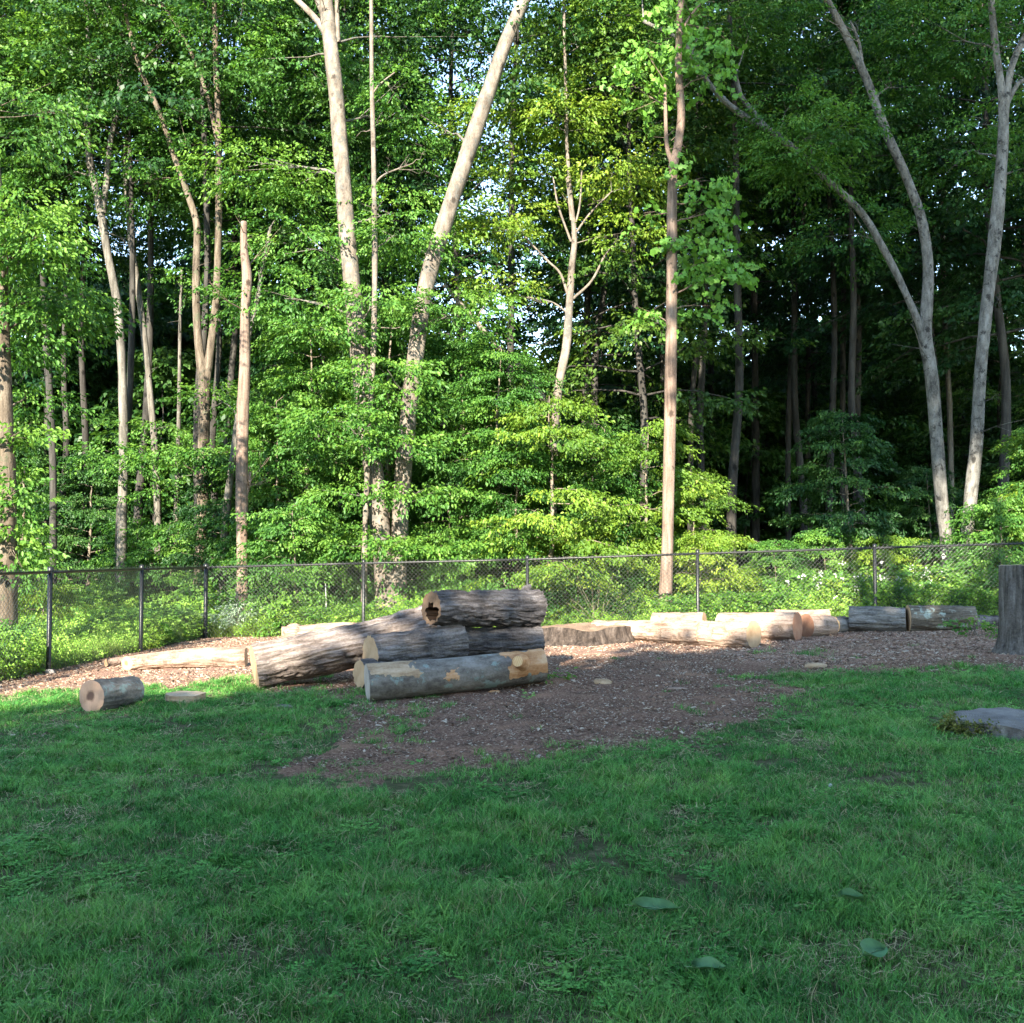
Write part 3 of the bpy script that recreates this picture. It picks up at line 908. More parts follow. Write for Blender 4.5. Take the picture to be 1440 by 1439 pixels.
# twin-trunked tree in the middle
special_tree('twin_trunk_tree', 'tall pale tree whose second trunk leans far to the right', 24.4,
    [[(545, 862, 54), (541, 800, 42), (530, 700, 38), (512, 560, 36), (500, 450, 34), (486, 300, 31), (474, 150, 30), (463, 50, 29), (458, -10, 25), (450, -90, 18), (440, -200, 9)],
     [(558, 856, 36), (562, 760, 33), (568, 650, 34), (584, 500, 32), (602, 390, 31), (640, 268, 32), (680, 150, 30), (715, 50, 26), (738, 0, 22), (775, -70, 16), (830, -180, 8)],
     [(466, 62, 16), (447, 30, 13), (415, -2, 11), (360, -50, 8)], [(462, 30, 12), (445, -2, 10), (430, -60, 7)], [(476, 60, 9), (474, 20, 9), (472, -50, 6)]],
    'bark_pale', [(420, 90, 1.5, 1.3, .8, 40, .5), (350, 235, .8, 1.3, .5, 34, .75), (430, 250, 1.2, 1.1, .5, 30, .7), (570, 60, 2.0, 1.6, 1.0, 16, .5), (620, 190, 2.2, 1.4, 1.0, 16, .55), (540, 180, 2.2, 1.2, 1.0, 22, .5),
                  (560, 300, 1.2, 1.4, .7, 44, .6), (590, 350, .6, .9, .35, 24, .65), (430, 350, .8, 1.3, .5, 36, .55), (530, 420, -.7, .9, .25, 24, .6), (450, 460, -.6, .9, .3, 20, .55), (400, 420, .2, 1.3, .5, 40, .5),
                  (545, 520, -.9, 1.0, .25, 26, .6), (560, 625, -.9, 1.0, .2, 22, .6), (515, 765, -.9, 1.1, .2, 26, .6), (600, 770, -.8, .9, .2, 20, .6), (500, 690, -.9, 1.1, .15, 18, .65), (590, 690, -.9, .9, .15, 14, .65), (470, 590, -.5, 1.1, .2, 28, .55), (640, 440, .2, 1.3, .5, 40, .6), (330, 40, 2.0, 1.4, .9, 40, .45), (690, -60, 1.5, 2.0, 1.2, 50, .5), (470, -120, 1.0, 2.4, 1.5, 60, .5), (800, -120, 1., 2.2, 1.3, 50, .5)], 300, wk=.82)
special_tree('slender_tree', 'thin pale young tree between the two leaning pale trunks', 24.0,
    [[(511, 866, 10), (513, 760, 9), (517, 650, 8), (524, 520, 9), (527, 400, 9), (526, 250, 8), (523, 120, 7), (522, 0, 6), (520, -110, 4)], [(524, 132, 3), (535, 118, 3), (555, 102, 2)], [(525, 262, 3), (540, 246, 3), (575, 232, 2)]],
    'bark_pale', [(560, 560, -.3, 1.0, .35, 26, .6), (480, 600, -.4, 1.1, .35, 30, .55), (560, 130, .6, .7, .5, 14, .5), (560, 330, .3, .7, .3, 14, .6)], 320)
special_tree('pole_tree', 'straight reddish tree rising behind the fence like a pole', 22.9,
    [[(934, 862, 24), (938, 780, 19), (941, 640, 19), (944, 480, 18), (945, 360, 17), (945, 280, 16), (946, 235, 15), (953, 205, 14), (958, 160, 13), (954, 95, 12), (955, 40, 10), (959, -40, 9), (955, -160, 5)],
     [(944, 228, 8), (938, 205, 7), (936, 165, 6), (935, 115, 4)], [(954, 60, 5), (966, 30, 4), (985, 5, 3)]],
    'bark_red', [(915, 85, -.1, .5, .35, 13, .6), (985, 75, -.1, .6, .3, 16, .65), (905, 135, 0, .5, .35, 13, .55), (1000, 105, -.2, .35, .2, 8, .7), (925, 55, 0, .55, .4, 13, .5), (990, 250, -.2, .45, .35, 13, .7), (1000, 300, -.2, .4, .3, 10, .7),
                  (985, 285, 0, .3, .3, 8, .6), (985, 370, -.3, .55, .45, 22, .65), (1020, 385, -.3, .45, .2, 10, .75), (975, 340, -.2, .4, .3, 10, .65), (915, 440, .1, .35, .2, 7, .6), (985, 430, -.1, .35, .15, 6, .6), (905, 300, .4, .3, .3, 5, .6), (940, -60, 0, 1.2, .8, 30, .6), (955, 20, -.2, .5, .3, 12, .6)],
    340, leafmat='leaf_maple', leaf=.12, kind='maple', wr=.95, spn=12, slen=.55, hang=.45, flat=.6, dens=1.15)
special_tree('broken_snag', 'bare dead snag with a broken top behind the fence corner', 23.6,
    [[(341, 868, 20), (341, 800, 15), (340, 700, 16), (341, 600, 16), (344, 520, 15), (345, 440, 13), (347, 390, 13), (343, 350, 10), (343, 312, 8)], [(345, 700, 6), (350, 680, 5), (352, 664, 3)]], 'bark_red', (), 360, wk=1.2)
special_tree('leaning_stem', 'thin leaning grey stem just left of the dead snag', 25.6,
    [[(312, 795, 15), (318, 730, 13), (326, 660, 11), (333, 600, 10), (345, 500, 8), (362, 420, 7), (380, 320, 5)]], 'bark_grey', [(395, 300, .8, .9, .5, 18, .4), (300, 560, 1.0, .8, .4, 16, .5)], 365)
special_tree('forked_tree', 'brown tree forking into a narrow V above head height', 26.5,
    [[(281, 800, 24), (284, 740, 20), (286, 650, 19), (287, 560, 19), (286, 530, 19), (280, 490, 14), (276, 430, 12), (276, 370, 12), (277, 320, 11), (268, 285, 10), (245, 220, 9), (225, 160, 8), (195, 90, 7), (170, -10, 5)],
     [(289, 545, 15), (296, 490, 13), (303, 430, 11), (306, 370, 11), (308, 250, 11), (306, 150, 10), (303, 60, 9), (300, -60, 6)], [(307, 205, 7), (290, 130, 6), (262, 60, 5), (225, 0, 4)]],
    'bark_brown', [(240, 60, 1, 1.6, .9, 46, .4), (330, 130, 1, 1.4, .8, 40, .4), (200, 260, 1.2, 1.3, .7, 34, .45), (270, 200, 1.0, 1.3, .6, 34, .45), (330, 430, .8, .9, .4, 20, .5), (240, 640, -.6, 1.0, .10, 20, .6), (300, 635, -.8, .9, .10, 16, .6), (300, -60, 0, 2.2, 1.3, 60, .5), (170, -40, 0, 2.0, 1.2, 50, .5)], 380)
special_tree('crooked_tree', 'crooked grey tree with two upper stems left of the brown forked tree', 28.0,
    [[(172, 790, 17), (172, 740, 15), (174, 650, 15), (173, 560, 14), (170, 480, 13), (164, 420, 13), (152, 360, 12), (143, 305, 13), (136, 270, 12), (126, 225, 11), (124, 170, 10), (129, 120, 9), (125, 60, 8), (120, 0, 6), (110, -120, 4)],
     [(145, 300, 10), (150, 255, 9), (157, 190, 8), (170, 145, 7), (168, 110, 6), (178, 70, 5), (160, 20, 5), (130, -20, 4)], [(172, 80, 6), (150, 40, 5), (115, -5, 4)]],
    'bark_grey', [(70, 80, .5, 1.8, .8, 60, .7), (130, 70, .2, 1.5, .7, 46, .7), (40, 150, .6, 1.5, .7, 44, .5), (110, 120, .8, 1.2, .5, 34, .6), (90, 250, 1.2, 1.4, .7, 40, .4), (190, 180, 1.2, 1.0, .6, 26, .4), (170, 640, .6, 1.0, .5, 26, .45), (60, -60, 0, 2.4, 1.2, 60, .5)], 400)
special_tree('curved_stem', 'thin curved dark stem between the crooked and the brown forked tree', 29.0,
    [[(223, 790, 12), (222, 740, 11), (219, 650, 11), (211, 550, 10), (200, 450, 10), (190, 380, 10), (182, 315, 9), (176, 240, 7), (180, 150, 5)]], 'bark_grey', [(190, 130, .5, 1.2, .8, 30, .4), (215, 690, -.4, .7, .4, 16, .5), (225, 600, -.3, .7, .3, 14, .6)], 410)
special_tree('slim_stem', 'very thin straight stem left of the brown forked tree', 29.5,
    [[(247, 785, 9), (248, 720, 8), (250, 650, 7), (252, 560, 6), (253, 470, 5), (255, 380, 4)]], 'bark_grey', [(255, 400, .5, .8, .5, 16, .4)], 420)
special_tree('vine_clad_tree', 'thick pale trunk wrapped in vines at the left edge', 17.6,
    [[(6, 842, 46), (8, 760, 34), (8, 680, 30), (7, 600, 26), (4, 500, 22), (2, 400, 20), (-6, 250, 17), (-20, 80, 13), (-30, -80, 8)]],
    'bark_brown', [(30, 340, -1.0, .7, .4, 34, .6), (60, 330, -.6, .45, .35, 20, .65), (20, 300, -.6, .7, .3, 26, .6), (10, 470, .3, .9, .5, 36, .4), (70, 440, .6, .9, .4, 34, .45), (100, 420, .9, .5, .25, 14, .5), (40, 400, .4, .7, .5, 28, .35),
                   (22, 610, -.4, .28, .16, 9, .7), (28, 690, -.3, .16, .5, 12, .6), (20, 770, -.3, .22, .5, 14, .6), (-10, 150, .5, 1.6, .9, 50, .45), (40, 560, 1.2, .8, .4, 18, .35)], 430, leaf=.10, spn=18, slen=.6)
special_tree('branching_tree', 'grey tree with bare side branches behind the yellow-green saplings', 25.8,
    [[(772, 800, 22), (776, 700, 20), (780, 600, 18), (786, 540, 17), (796, 490, 17), (800, 440, 16), (804, 380, 14), (808, 335, 11), (803, 280, 8), (797, 200, 7), (795, 100, 6), (792, -20, 5)],
     [(800, 420, 6), (788, 385, 5), (768, 365, 4), (735, 330, 3)], [(798, 440, 4), (775, 425, 4), (740, 418, 3)], [(803, 340, 5), (785, 290, 4), (778, 250, 3)], [(805, 330, 5), (815, 290, 4), (818, 240, 3)], [(808, 330, 5), (830, 300, 4), (860, 270, 3)],
     [(806, 420, 6), (832, 395, 5), (850, 360, 4)], [(803, 310, 5), (797, 250, 4)],
     [(778, 575, 15), (757, 552, 14), (735, 520, 12), (700, 488, 10), (655, 436, 9), (625, 400, 7)]],
    'bark_pale', [(800, 165, -.4, .85, .35, 34, .7), (770, 155, .2, .8, .3, 20, .6), (720, 300, .3, .9, .3, 26, .6), (740, 240, .6, .9, .4, 26, .55), (860, 240, -.2, .9, .35, 34, .75), (900, 265, .2, .6, .3, 16, .7), (700, 170, .6, 1.1, .5, 34, .55), (880, 330, .4, .7, .5, 22, .6),
                  (690, 320, -.2, .8, .3, 24, .6), (830, 60, 1, 1.6, .9, 44, .4), (700, 400, .2, .9, .3, 24, .6), (860, 130, 1.5, 1.2, .7, 30, .4)], 440, wk=.8, leafmat='leaf_yellow', leaf=.105, spn=26, dens=1.6)
special_tree('spreading_tree', 'forked grey tree sending a long limb up to the left', 24.0,
    [[(1338, 838, 22), (1331, 770, 19), (1322, 680, 20), (1314, 580, 20), (1308, 520, 21), (1301, 470, 21), (1304, 420, 18), (1305, 370, 16), (1296, 310, 15), (1275, 250, 14), (1248, 190, 14), (1222, 120, 13), (1195, 60, 12), (1163, 0, 11), (1120, -80, 8), (1080, -180, 5)],
     [(1303, 490, 16), (1292, 455, 12), (1275, 415, 11), (1245, 355, 11), (1212, 300, 11), (1165, 255, 11), (1120, 212, 11), (1082, 184, 12), (1045, 163, 11), (1015, 138, 9), (990, 108, 8), (960, 60, 7), (905, 30, 6)],
     [(1079, 182, 9), (1060, 158, 8), (1043, 137, 8), (1034, 105, 6)], [(1213, 95, 6), (1208, 60, 5), (1196, 30, 4)]],
    'bark_mottled', [(1110, 150, -.3, .7, .5, 26, .6), (1140, 190, -.4, 1.0, .5, 36, .6), (1190, 170, -.2, .8, .5, 26, .5), (1100, 215, -.3, .7, .3, 24, .65), (1130, 245, -.1, .8, .35, 26, .55), (1060, 30, .8, 1.4, .9, 44, .5), (1000, 30, .8, 1.2, .7, 36, .5),
                      (1200, 30, 1.0, 1.4, .8, 40, .35), (1260, 120, 1.4, 1.2, .9, 36, .3), (1200, 330, 1.4, 1.4, .8, 40, .3), (1120, -90, .4, 2.0, 1.2, 60, .5), (900, -60, 1., 2.0, 1.2, 50, .5)], 460, leaf=.095, spn=28, slen=.7)
special_tree('mottled_tree', 'dark-spotted grey tree standing close right of the spreading tree', 23.4,
    [[(1354, 850, 22), (1357, 780, 19), (1365, 700, 20), (1374, 610, 20), (1379, 520, 19), (1388, 430, 19), (1398, 340, 21), (1406, 260, 20), (1411, 190, 17), (1409, 130, 13), (1400, 70, 11), (1394, 0, 10), (1385, -120, 6)],
     [(1411, 185, 13), (1416, 130, 12), (1424, 90, 11), (1440, 55, 11), (1470, 0, 9), (1500, -90, 6)], [(1414, 150, 8), (1430, 120, 7), (1442, 112, 6)]],
    'bark_mottled', [(1330, 60, 1.2, 1.5, .9, 46, .3), (1420, 40, 1.5, 1.5, .9, 44, .3), (1340, 220, 1.6, 1.2, .8, 34, .3), (1440, 250, 1.6, 1.3, .8, 36, .4), (1400, -80, 0, 2.2, 1.3, 60, .5), (1500, 150, 1, 1.6, 1, 40, .4)], 480)
dark_specs = [('thin dark stem in the gap right of the pole tree', 36, [(1110, 760, 9), (1108, 700, 9), (1110, 560, 9), (1118, 420, 9), (1128, 320, 8), (1140, 200, 6)]),
              ('slanting grey stem just right of the pole tree in deep shade', 34, [(970, 760, 10), (972, 600, 9), (980, 500, 9), (1000, 430, 7), (1012, 380, 6), (1020, 300, 4)]),
              ('straight grey trunk in shade left of the spreading tree', 33, [(1205, 780, 14), (1205, 600, 12), (1206, 450, 12), (1196, 320, 11), (1190, 200, 9)]),
              ('pale-flecked thin stem beside the straight grey trunk', 35, [(1184, 770, 9), (1185, 550, 9), (1186, 420, 8), (1188, 300, 7)]),
              ('thin pale stem seen between the two big right-hand trunks', 34, [(1338, 760, 9), (1336, 600, 9), (1330, 480, 8), (1326, 360, 7), (1325, 200, 6)]),
              ('thin dark stem at the far left behind the vine-clad trunk', 27, [(76, 790, 13), (75, 680, 11), (70, 560, 11), (64, 470, 10), (60, 380, 8)]),
              ('short pale stem left of three seen between the twin trunks', 30, [(600, 780, 9), (602, 680, 9), (606, 600, 8), (612, 520, 7)]),
              ('short grey stem middle of three seen right of the twin trunks', 31, [(630, 780, 11), (629, 700, 11), (626, 620, 10), (622, 540, 8)]),
              ('thin right stem of three seen right of the twin trunks', 32, [(648, 780, 7), (649, 690, 7), (652, 600, 6)]),
              ('dark slanting limb-like stem behind the branching tree', 31, [(838, 720, 12), (836, 560, 11), (840, 470, 11), (848, 420, 9), (856, 360, 7)])]
for i, (lb, Y, pts) in enumerate(dark_specs):
    special_tree('background_stem', lb, Y, [pts], 'bark_grey' if i in (4, 6, 7, 8) else 'bark_dark', [(pts[-1][0], pts[-1][1] - 20, .5, 1.1, .7, 24, .35)], 500 + 10 * i)

# ---------------------------------------------------------------- layered saplings and shrubs at the wood's edge
def sapling_proto(seed, H, rad, nb, nsp, mat, z0=.6, leaf=.10, cone=1.0, elev=(0.05, .42), bark='twig', hang=.32, droop=.16, spn=29, kind='hi'):
    return generic_tree(seed, H, z0, rad, nb, nsp, .012 * H + .015, leaf, kind, .7, elev, mat, bark, .55, hang, .12, cone, .55, droop, spn, .045)
sap = {'a': sapling_proto(601, 8.0, 2.3, 34, 25, 'leaf_beech', leaf=.088), 'b': sapling_proto(602, 6.0, 2.1, 26, 25, 'leaf_beech', .6, .088),
       'c': sapling_proto(603, 5.8, 2.5, 19, 24, 'leaf_yellow', .9, .098, 0.85), 'd': sapling_proto(604, 3.4, 1.7, 18, 22, 'leaf_beech', .5, .088),
       'e': sapling_proto(605, 3.0, 1.7, 14, 20, 'leaf_yellow', .5, .09, .8), 'f': sapling_proto(606, 6.5, 2.4, 26, 25, 'leaf_canopy', .8, .11, .8)}
def at_px(px, Y): return (px - 720) / F * Y * 1.0
saps = [(430, 26.4, 'a', 1.0, 'tallest layered beech sapling left of the twin trunks'), (395, 26.0, 'b', 1.0, 'bushy beech sapling right of the dead snag'), (425, 23.6, 'd', .9, 'low beech sapling left of the twin trunk foot'),
        (628, 25.4, 'b', .8, 'beech sapling just behind and right of the leaning pale trunk'), (655, 26.2, 'a', .95, 'tall beech sapling just right of the leaning pale trunk'), (700, 25.2, 'a', .88, 'dense tall sapling behind the middle of the log pile'),
        (722, 24.6, 'b', .75, 'mid-height sapling above the top of the log pile'), (775, 24.2, 'c', .98, 'yellow-green domed sapling in the middle of the wood edge'), (848, 25.6, 'b', .82, 'green sapling just left of the pole tree'), (905, 25.4, 'c', .86, 'yellow-green sapling right behind the pole tree'),
        (975, 25.4, 'c', .66, 'low yellow-green sapling just right of the pole tree'), (985, 23.6, 'e', .68, 'small arching yellow-green bush right of the pole tree'), (885, 24.6, 'e', .8, 'low yellow-green bush left of the pole tree foot'), (810, 24.3, 'e', .8, 'low bright bush under the yellow-green domed sapling'),
        (655, 24.4, 'd', .6, 'low leafy bush right of the twin trunk foot'), (1195, 25.6, 'f', .78, 'dark green shaded sapling left of the spreading tree'), (1160, 24.4, 'd', .62, 'half-shaded leafy bush behind the right part of the fence'), (1240, 24.0, 'e', .62, 'sunlit yellow-green bush below the shaded sapling'), (1310, 25.6, 'f', .55, 'dark bush behind the spreading tree foot'),
        (1090, 24.2, 'd', .55, 'small pale-leaved bush at the edge of the dark gap'), (1415, 22.6, 'd', .78, 'bright leafy sapling at the right edge'), (1465, 23.2, 'b', .7, 'leafy sapling beyond the right edge of the fence view'), (1335, 25.4, 'e', .6, 'yellowish bush between the two big right-hand trunks'),
        (250, 27.8, 'd', .85, 'low leafy bush left of the brown forked trunk'), (192, 29.5, 'd', .9, 'low leafy bush at the foot of the crooked tree'), (125, 32, 'f', .8, 'dark leafy sapling left of the crooked tree'), (62, 22.5, 'e', .45, 'yellowish low bush right of the vine-clad trunk'),
        (372, 25.4, 'd', .85, 'bush filling the space right of the dead snag foot'), (30, 33.0, 'f', .95, 'dark sapling behind the vine-clad trunk'), (-60, 22.0, 'b', 1.0, 'beech sapling left of the vine-clad trunk'), (402, 24.2, 'd', .6, 'low leafy bush behind the fence left of the log pile'), (330, 26.5, 'f', .7, 'shaded sapling behind the dead snag'),
        (545, 26.2, 'a', 1.05, 'tall sapling seen through the twin trunks'), (1530, 23, 'c', .9, 'sapling far right beyond the mottled tree')]
for i, (px, Y, k, s_, lb) in enumerate(saps):
    X_ = at_px(px, Y)
    place_tree('sapling', sap[k], lb, 'sapling', (X_, Y, tz(X_, Y)), (i * 2.1) % 6.28, s_)

# weeds and brambles beyond the fence: one leafy mass
def weed_mesh(seed, H, n, leaf, mat, spread=.2, kind='hi', hang=.3):
    T = Tree(seed, leaf, kind, .6, 9, .28, hang, .8)
    r = T.r
    for i in range(n):
        az = r.uniform(0, 6.28); u = r.uniform(.15, 1)
        d = spread * r.uniform(.2, 1) * (0.5 + u * .7)
        T.spray(np.array([math.cos(az) * d, math.sin(az) * d, H * u]), az + r.normal(0, .5), r.normal(.15, .35), r.normal(0, .4), r.uniform(.6, 1.2), r.uniform(.15, .9) )
    return T.leaf_mesh('weed', M[mat])
tallg = [blade_clump(140 + i, 36, .14, (.25, .6), .011, .6, 'weedgrass') for i in range(3)] if False else None
M['weedgrass'] = grass_mat('weedgrass', (0.10, 0.21, 0.03), (0.18, 0.32, 0.05), (0.28, 0.40, 0.08), (0.42, 0.37, 0.20))
weeds = [weed_mesh(701, .55, 16, .075, 'leaf_weed'), weed_mesh(702, .8, 20, .085, 'leaf_weed', .22), weed_mesh(703, .4, 14, .06, 'leaf_weed'), weed_mesh(704, 1.0, 24, .10, 'leaf_beech', .28), weed_mesh(705, .6, 16, .07, 'leaf_yellow', .22)]
weeds += [blade_clump(140 + i, 40, .15, (.2, .5), .011, .7, 'weedgrass') for i in range(3)]
NG_W = scatter_group('weed_scatter', proto_coll('weed', weeds))
xw, yw = rand_pts(19000, -16, 17, 12, 29)
xe = rng.uniform(-6.6, 13, 4500); xw = np.concatenate([xw, xe]); yw = np.concatenate([yw, back_fence_y(xe) + .2 + 1.5 * rng.uniform(0, 1, 4500) ** 1.4])
ye = rng.uniform(12, 22, 2500); xw = np.concatenate([xw, left_fence_x(ye) - .2 - 1.6 * rng.uniform(0, 1, 2500)]); yw = np.concatenate([yw, ye])
outf = (yw > back_fence_y(xw) + .18) | ((xw < left_fence_x(yw) - .15) & (xw > left_fence_x(yw) - 9))
depth = np.where(yw > back_fence_y(xw), yw - back_fence_y(xw), 0)
keep = outf & (np.abs(xw) < .58 * yw + 1) & (rng.uniform(size=len(xw)) < np.clip(1.2 - depth / 7, .1, 1))
xw, yw, depth = xw[keep], yw[keep], depth[keep]
n = len(xw)
patch = noise2(xw, yw, .55, 81)
typ = noise2(xw, yw, .8, 82) + rng.uniform(-.25, .25, n)
ii = np.where(typ < .40, rng.integers(5, 8, n), np.where(typ < .52, rng.choice([0, 2], n), np.where(typ < .68, rng.choice([0, 1, 4], n), rng.choice([1, 3], n))))
grasszone = (xw > .2) & (xw < 3.0) & (depth < 2.2)
ii = np.where(grasszone & (rng.uniform(size=n) < .85), rng.integers(5, 8, n), ii)
sw = (.42 + .62 * patch) * np.clip(.8 + depth * .12, .8, 1.3) * rng.uniform(.7, 1.25, n) * np.where(grasszone, .55, 1)
scatter('undergrowth', np.stack([xw, yw, terrain(xw, yw) - .02], -1), np.stack([rng.uniform(-.2, .2, n), rng.uniform(-.2, .2, n), rng.uniform(0, 6.283, n)], -1),
        np.repeat(sw[:, None], 3, 1), ii, NG_W, 'bright sunlit weeds and tall grass growing behind the chain-link fence', 'undergrowth')

# a few shrubs by the fence
def shrub(name, label, px, py, Y, lobes, mat, seed, leaf=.06, kind='hi', spn=16, slen=.4, stems=6, bark='twig'):
    T = Tree(seed, leaf, kind, .5, spn, slen, .25, .5)
    X_ = at_px(px, Y); org = np.array([X_, Y, tz(X_, Y)])
    o = thing(name, label, 'shrub', org)
    for (dx, dy, dz, rx, rz, n, lv) in lobes:
        c = np.array([dx, dy, dz])
        T.lobe(c, (rx, rx, rz), n, lv)
        for _ in range(stems):
            e = c + T.r.normal(0, .45, 3) * np.array([rx, rx, rz])
            t = np.linspace(0, 1, 5)[:, None]
            b0 = np.array([T.r.normal(0, .08), T.r.normal(0, .08), -.05])
            pp = b0 * (1 - t) + e * t + np.array([0, 0, .3 * dz]) * t * (1 - t)
            T.tubes.append(tube(pp, .010 * (1 - .7 * t[:, 0]), 5))
    a = link('foliage', T.leaf_mesh('foliage', M[mat]), o); a['kind'] = 'stuff'
    b = link('stems', T.branch_mesh('stems', M[bark]), o); b['kind'] = 'stuff'
    return o
shrub('silvery_shrub', 'pale silvery-leaved shrub just behind the fence right of its corner', 335, 0, 22.9, [(-.25, 0, .32, .4, .3, 46, .5), (.3, 0, .35, .4, .3, 46, .6), (0, 0, .5, .4, .25, 40, .6)], 'leaf_silver', 720)
shrub('brown_tinged_shrub', 'dull brownish dense shrub behind the fence left of the pole tree', 840, 0, 22.6, [(-.5, 0, .7, .7, .5, 70, .2), (.3, .1, .85, .75, .55, 80, .25), (.9, 0, .6, .5, .45, 50, .3)], 'leaf_canopy', 730, .05)
shrub('flowering_shrub', 'low shrub dotted with pale blossoms behind the right logs', 1240, 0, 21.6, [(-.6, 0, .6, .6, .4, 50, .6), (.2, 0, .7, .6, .4, 50, .6), (.8, 0, .55, .5, .4, 40, .6)], 'leaf_yellow', 740, .06)
shrub('dark_fence_bush', 'dense dark green bush behind the fence at the right stump', 1400, 0, 21.6, [(0, 0, .8, .7, .6, 90, .5), (.5, 0, .5, .6, .4, 60, .4)], 'leaf_beech', 750, .08)
shrub('sprout_shrub', 'small leafy sprouts beside the tall right stump', 1368, 0, 17.2, [(0, 0, .22, .22, .16, 12, .6), (.35, -.5, .14, .18, .1, 9, .6)], 'leaf_beech', 760, .09, spn=10, slen=.3)
T = Tree(770, .045, 'hi', .9, 7, .08, .1, .8)
for i in range(55):
    T.spray(np.array([T.r.normal(0, .75), T.r.normal(-.25, .35), .85 + T.r.normal(0, .18)]), T.r.uniform(0, 6.28), T.r.normal(0, .4), T.r.normal(0, .4), T.r.uniform(.8, 1.3), .5)
fs = [o for o in C.objects if o.name == 'flowering_shrub'][0]
bl = link('blossoms', T.leaf_mesh('blossoms', M['petal']), fs); bl['kind'] = 'stuff'

# ---------------------------------------------------------------- chain link fence
FH = 1.55
fence = thing('chain_link_fence', 'black chain-link fence along the edge of the wood', 'fence', (FC[0], FC[1], tz(*FC)))
forg = np.array([FC[0], FC[1], tz(*FC)])
def cyl(p0, p1, r, k=12, n=1):
    t = np.linspace(0, 1, n + 1)[:, None]
    return tube(np.array(p0) * (1 - t) + np.array(p1) * t, np.full(n + 1, r), k)
posts_back = [FC + FD * i for i in range(0, 7)]
posts_left = [FC + FL * i for i in range(0, 5)]
def post_top(p): return tz(p[0], p[1]) + FH
def add_post(p, r):
    z0 = tz(p[0], p[1])
    v, f = cyl((p[0], p[1], z0 - .1), (p[0], p[1], z0 + FH + .03), r)
    o = link('post', make_mesh('post', v - forg, f, M['vinyl'], True), fence)
    v, f = cyl((p[0], p[1], z0 + FH + .0), (p[0], p[1], z0 + FH + .055), r * 1.22)
    link('post_cap', make_mesh('post_cap', v - forg, f, M['vinyl'], True), o)
for i, p in enumerate(posts_back): add_post(p, .045 if i == 0 else .036)
for p in posts_left[1:]: add_post(p, .038)
def run(posts):
    for a, b in zip(posts[:-1], posts[1:]):
        za, zb = tz(*a), tz(*b)
        v, f = cyl((*a, za + FH - .02), (*b, zb + FH - .02), .023, 10, 4)
        link('top_rail', make_mesh('top_rail', v - forg, f, M['vinyl'], True), fence)
        L = np.linalg.norm(b - a); d = (b - a) / L; nrm = np.array([d[1], -d[0]])
        pitch = .085; wr = .0025
        parts = []
        h0, h1 = .03, FH + .03
        Hh = h1 - h0
        run_ = Hh * 1.0
        for sgn in (1, -1):
            for s0 in np.arange(-run_, L + run_, pitch):
                s_a, s_b = (s0, s0 + run_) if sgn > 0 else (s0 + run_, s0)
                # clip to the panel
                ts = [0, 1]
                lo, hi = 0.0, 1.0
                ds = s_b - s_a
                for lim, sg in ((0, 1), (L, -1)):
                    tt = (lim - s_a) / ds
                    if ds * sg > 0: lo = max(lo, tt)
                    else: hi = min(hi, tt)
                if hi - lo < .02: continue
                q = []
                for t_ in (lo, hi):
                    s_ = s_a + ds * t_; u = s_ / L
                    xy = a + d * s_ + nrm * (.038 + .003 * sgn)
                    q.append(np.array([xy[0], xy[1], za * (1 - u) + zb * u + h0 + Hh * t_]))
                parts.append(tube(np.array(q), np.array([wr, wr]), 4, cap=False))
        v, f = merge(parts)
        m_ = link('mesh_panel', make_mesh('mesh_panel', v - forg, f, M['wire'], False), fence)
        m_['kind'] = 'stuff'
run(posts_back); run(posts_left)

# ---------------------------------------------------------------- logs
def log_geo(L, r0, r1, seed, depth=.02, ff=15.0, along=1.7, na=96, nl=None, bow=0.0, lump=.06, flare0=0, flare1=0, tilt0=0.0, tilt1=0.0, yaw0=0.0):
    nl = nl or int(max(14, L * 42))
    s = np.linspace(0, 1, nl)
    a = np.linspace(0, 2 * np.pi, na, endpoint=False)
    S, A = np.meshgrid(s, a, indexing='ij')
    rad = r0 + (r1 - r0) * S
    rad = rad * (1 + flare0 * np.exp(-S * L / .18) + flare1 * np.exp(-(1 - S) * L / .22))
    cy_, sy_ = np.cos(A), np.sin(A)
    q = np.stack([S * L * .9 + seed, cy_ * rad * 3.0, sy_ * rad * 3.0], -1)
    rad = rad * (1 + lump * 2 * (vnoise(q, seed) - .5))
    warp = (vnoise(np.stack([S * L * 5, cy_ * rad * 8, sy_ * rad * 8], -1), seed + 3) - .5) * 1.2
    q = np.stack([S * L * along + warp, cy_ * rad * ff + warp, sy_ * rad * ff], -1)
    n1 = vnoise(q, seed + 1); n2 = vnoise(q * np.array([1.8, 2.1, 2.1]), seed + 2)
    ridge = 1 - np.minimum(1, np.abs(n1 - .5) * 4.2)
    ridge2 = 1 - np.minimum(1, np.abs(n2 - .5) * 4.2)
    rad = rad - depth * np.maximum(ridge, .7 * ridge2) + depth * .5 * (vnoise(q * 3.1, seed + 5) - .5)
    x = S * L + np.where(S < .5, tilt0 * sy_ * rad * (1 - S * 2), tilt1 * sy_ * rad * (S * 2 - 1))
    x = x - np.where(S < .5, yaw0 * cy_ * rad * (1 - S * 2), 0)
    z = rad * sy_ + bow * np.sin(np.pi * S)
    v = np.stack([x, rad * cy_, z], -1)
    i = np.arange(nl - 1)[:, None] * na; j = np.arange(na)[None, :]; jn = (j + 1) % na
    f = np.stack([i + j, i + na + j, i + na + jn, i + jn], -1).reshape(-1, 4)
    return v, f

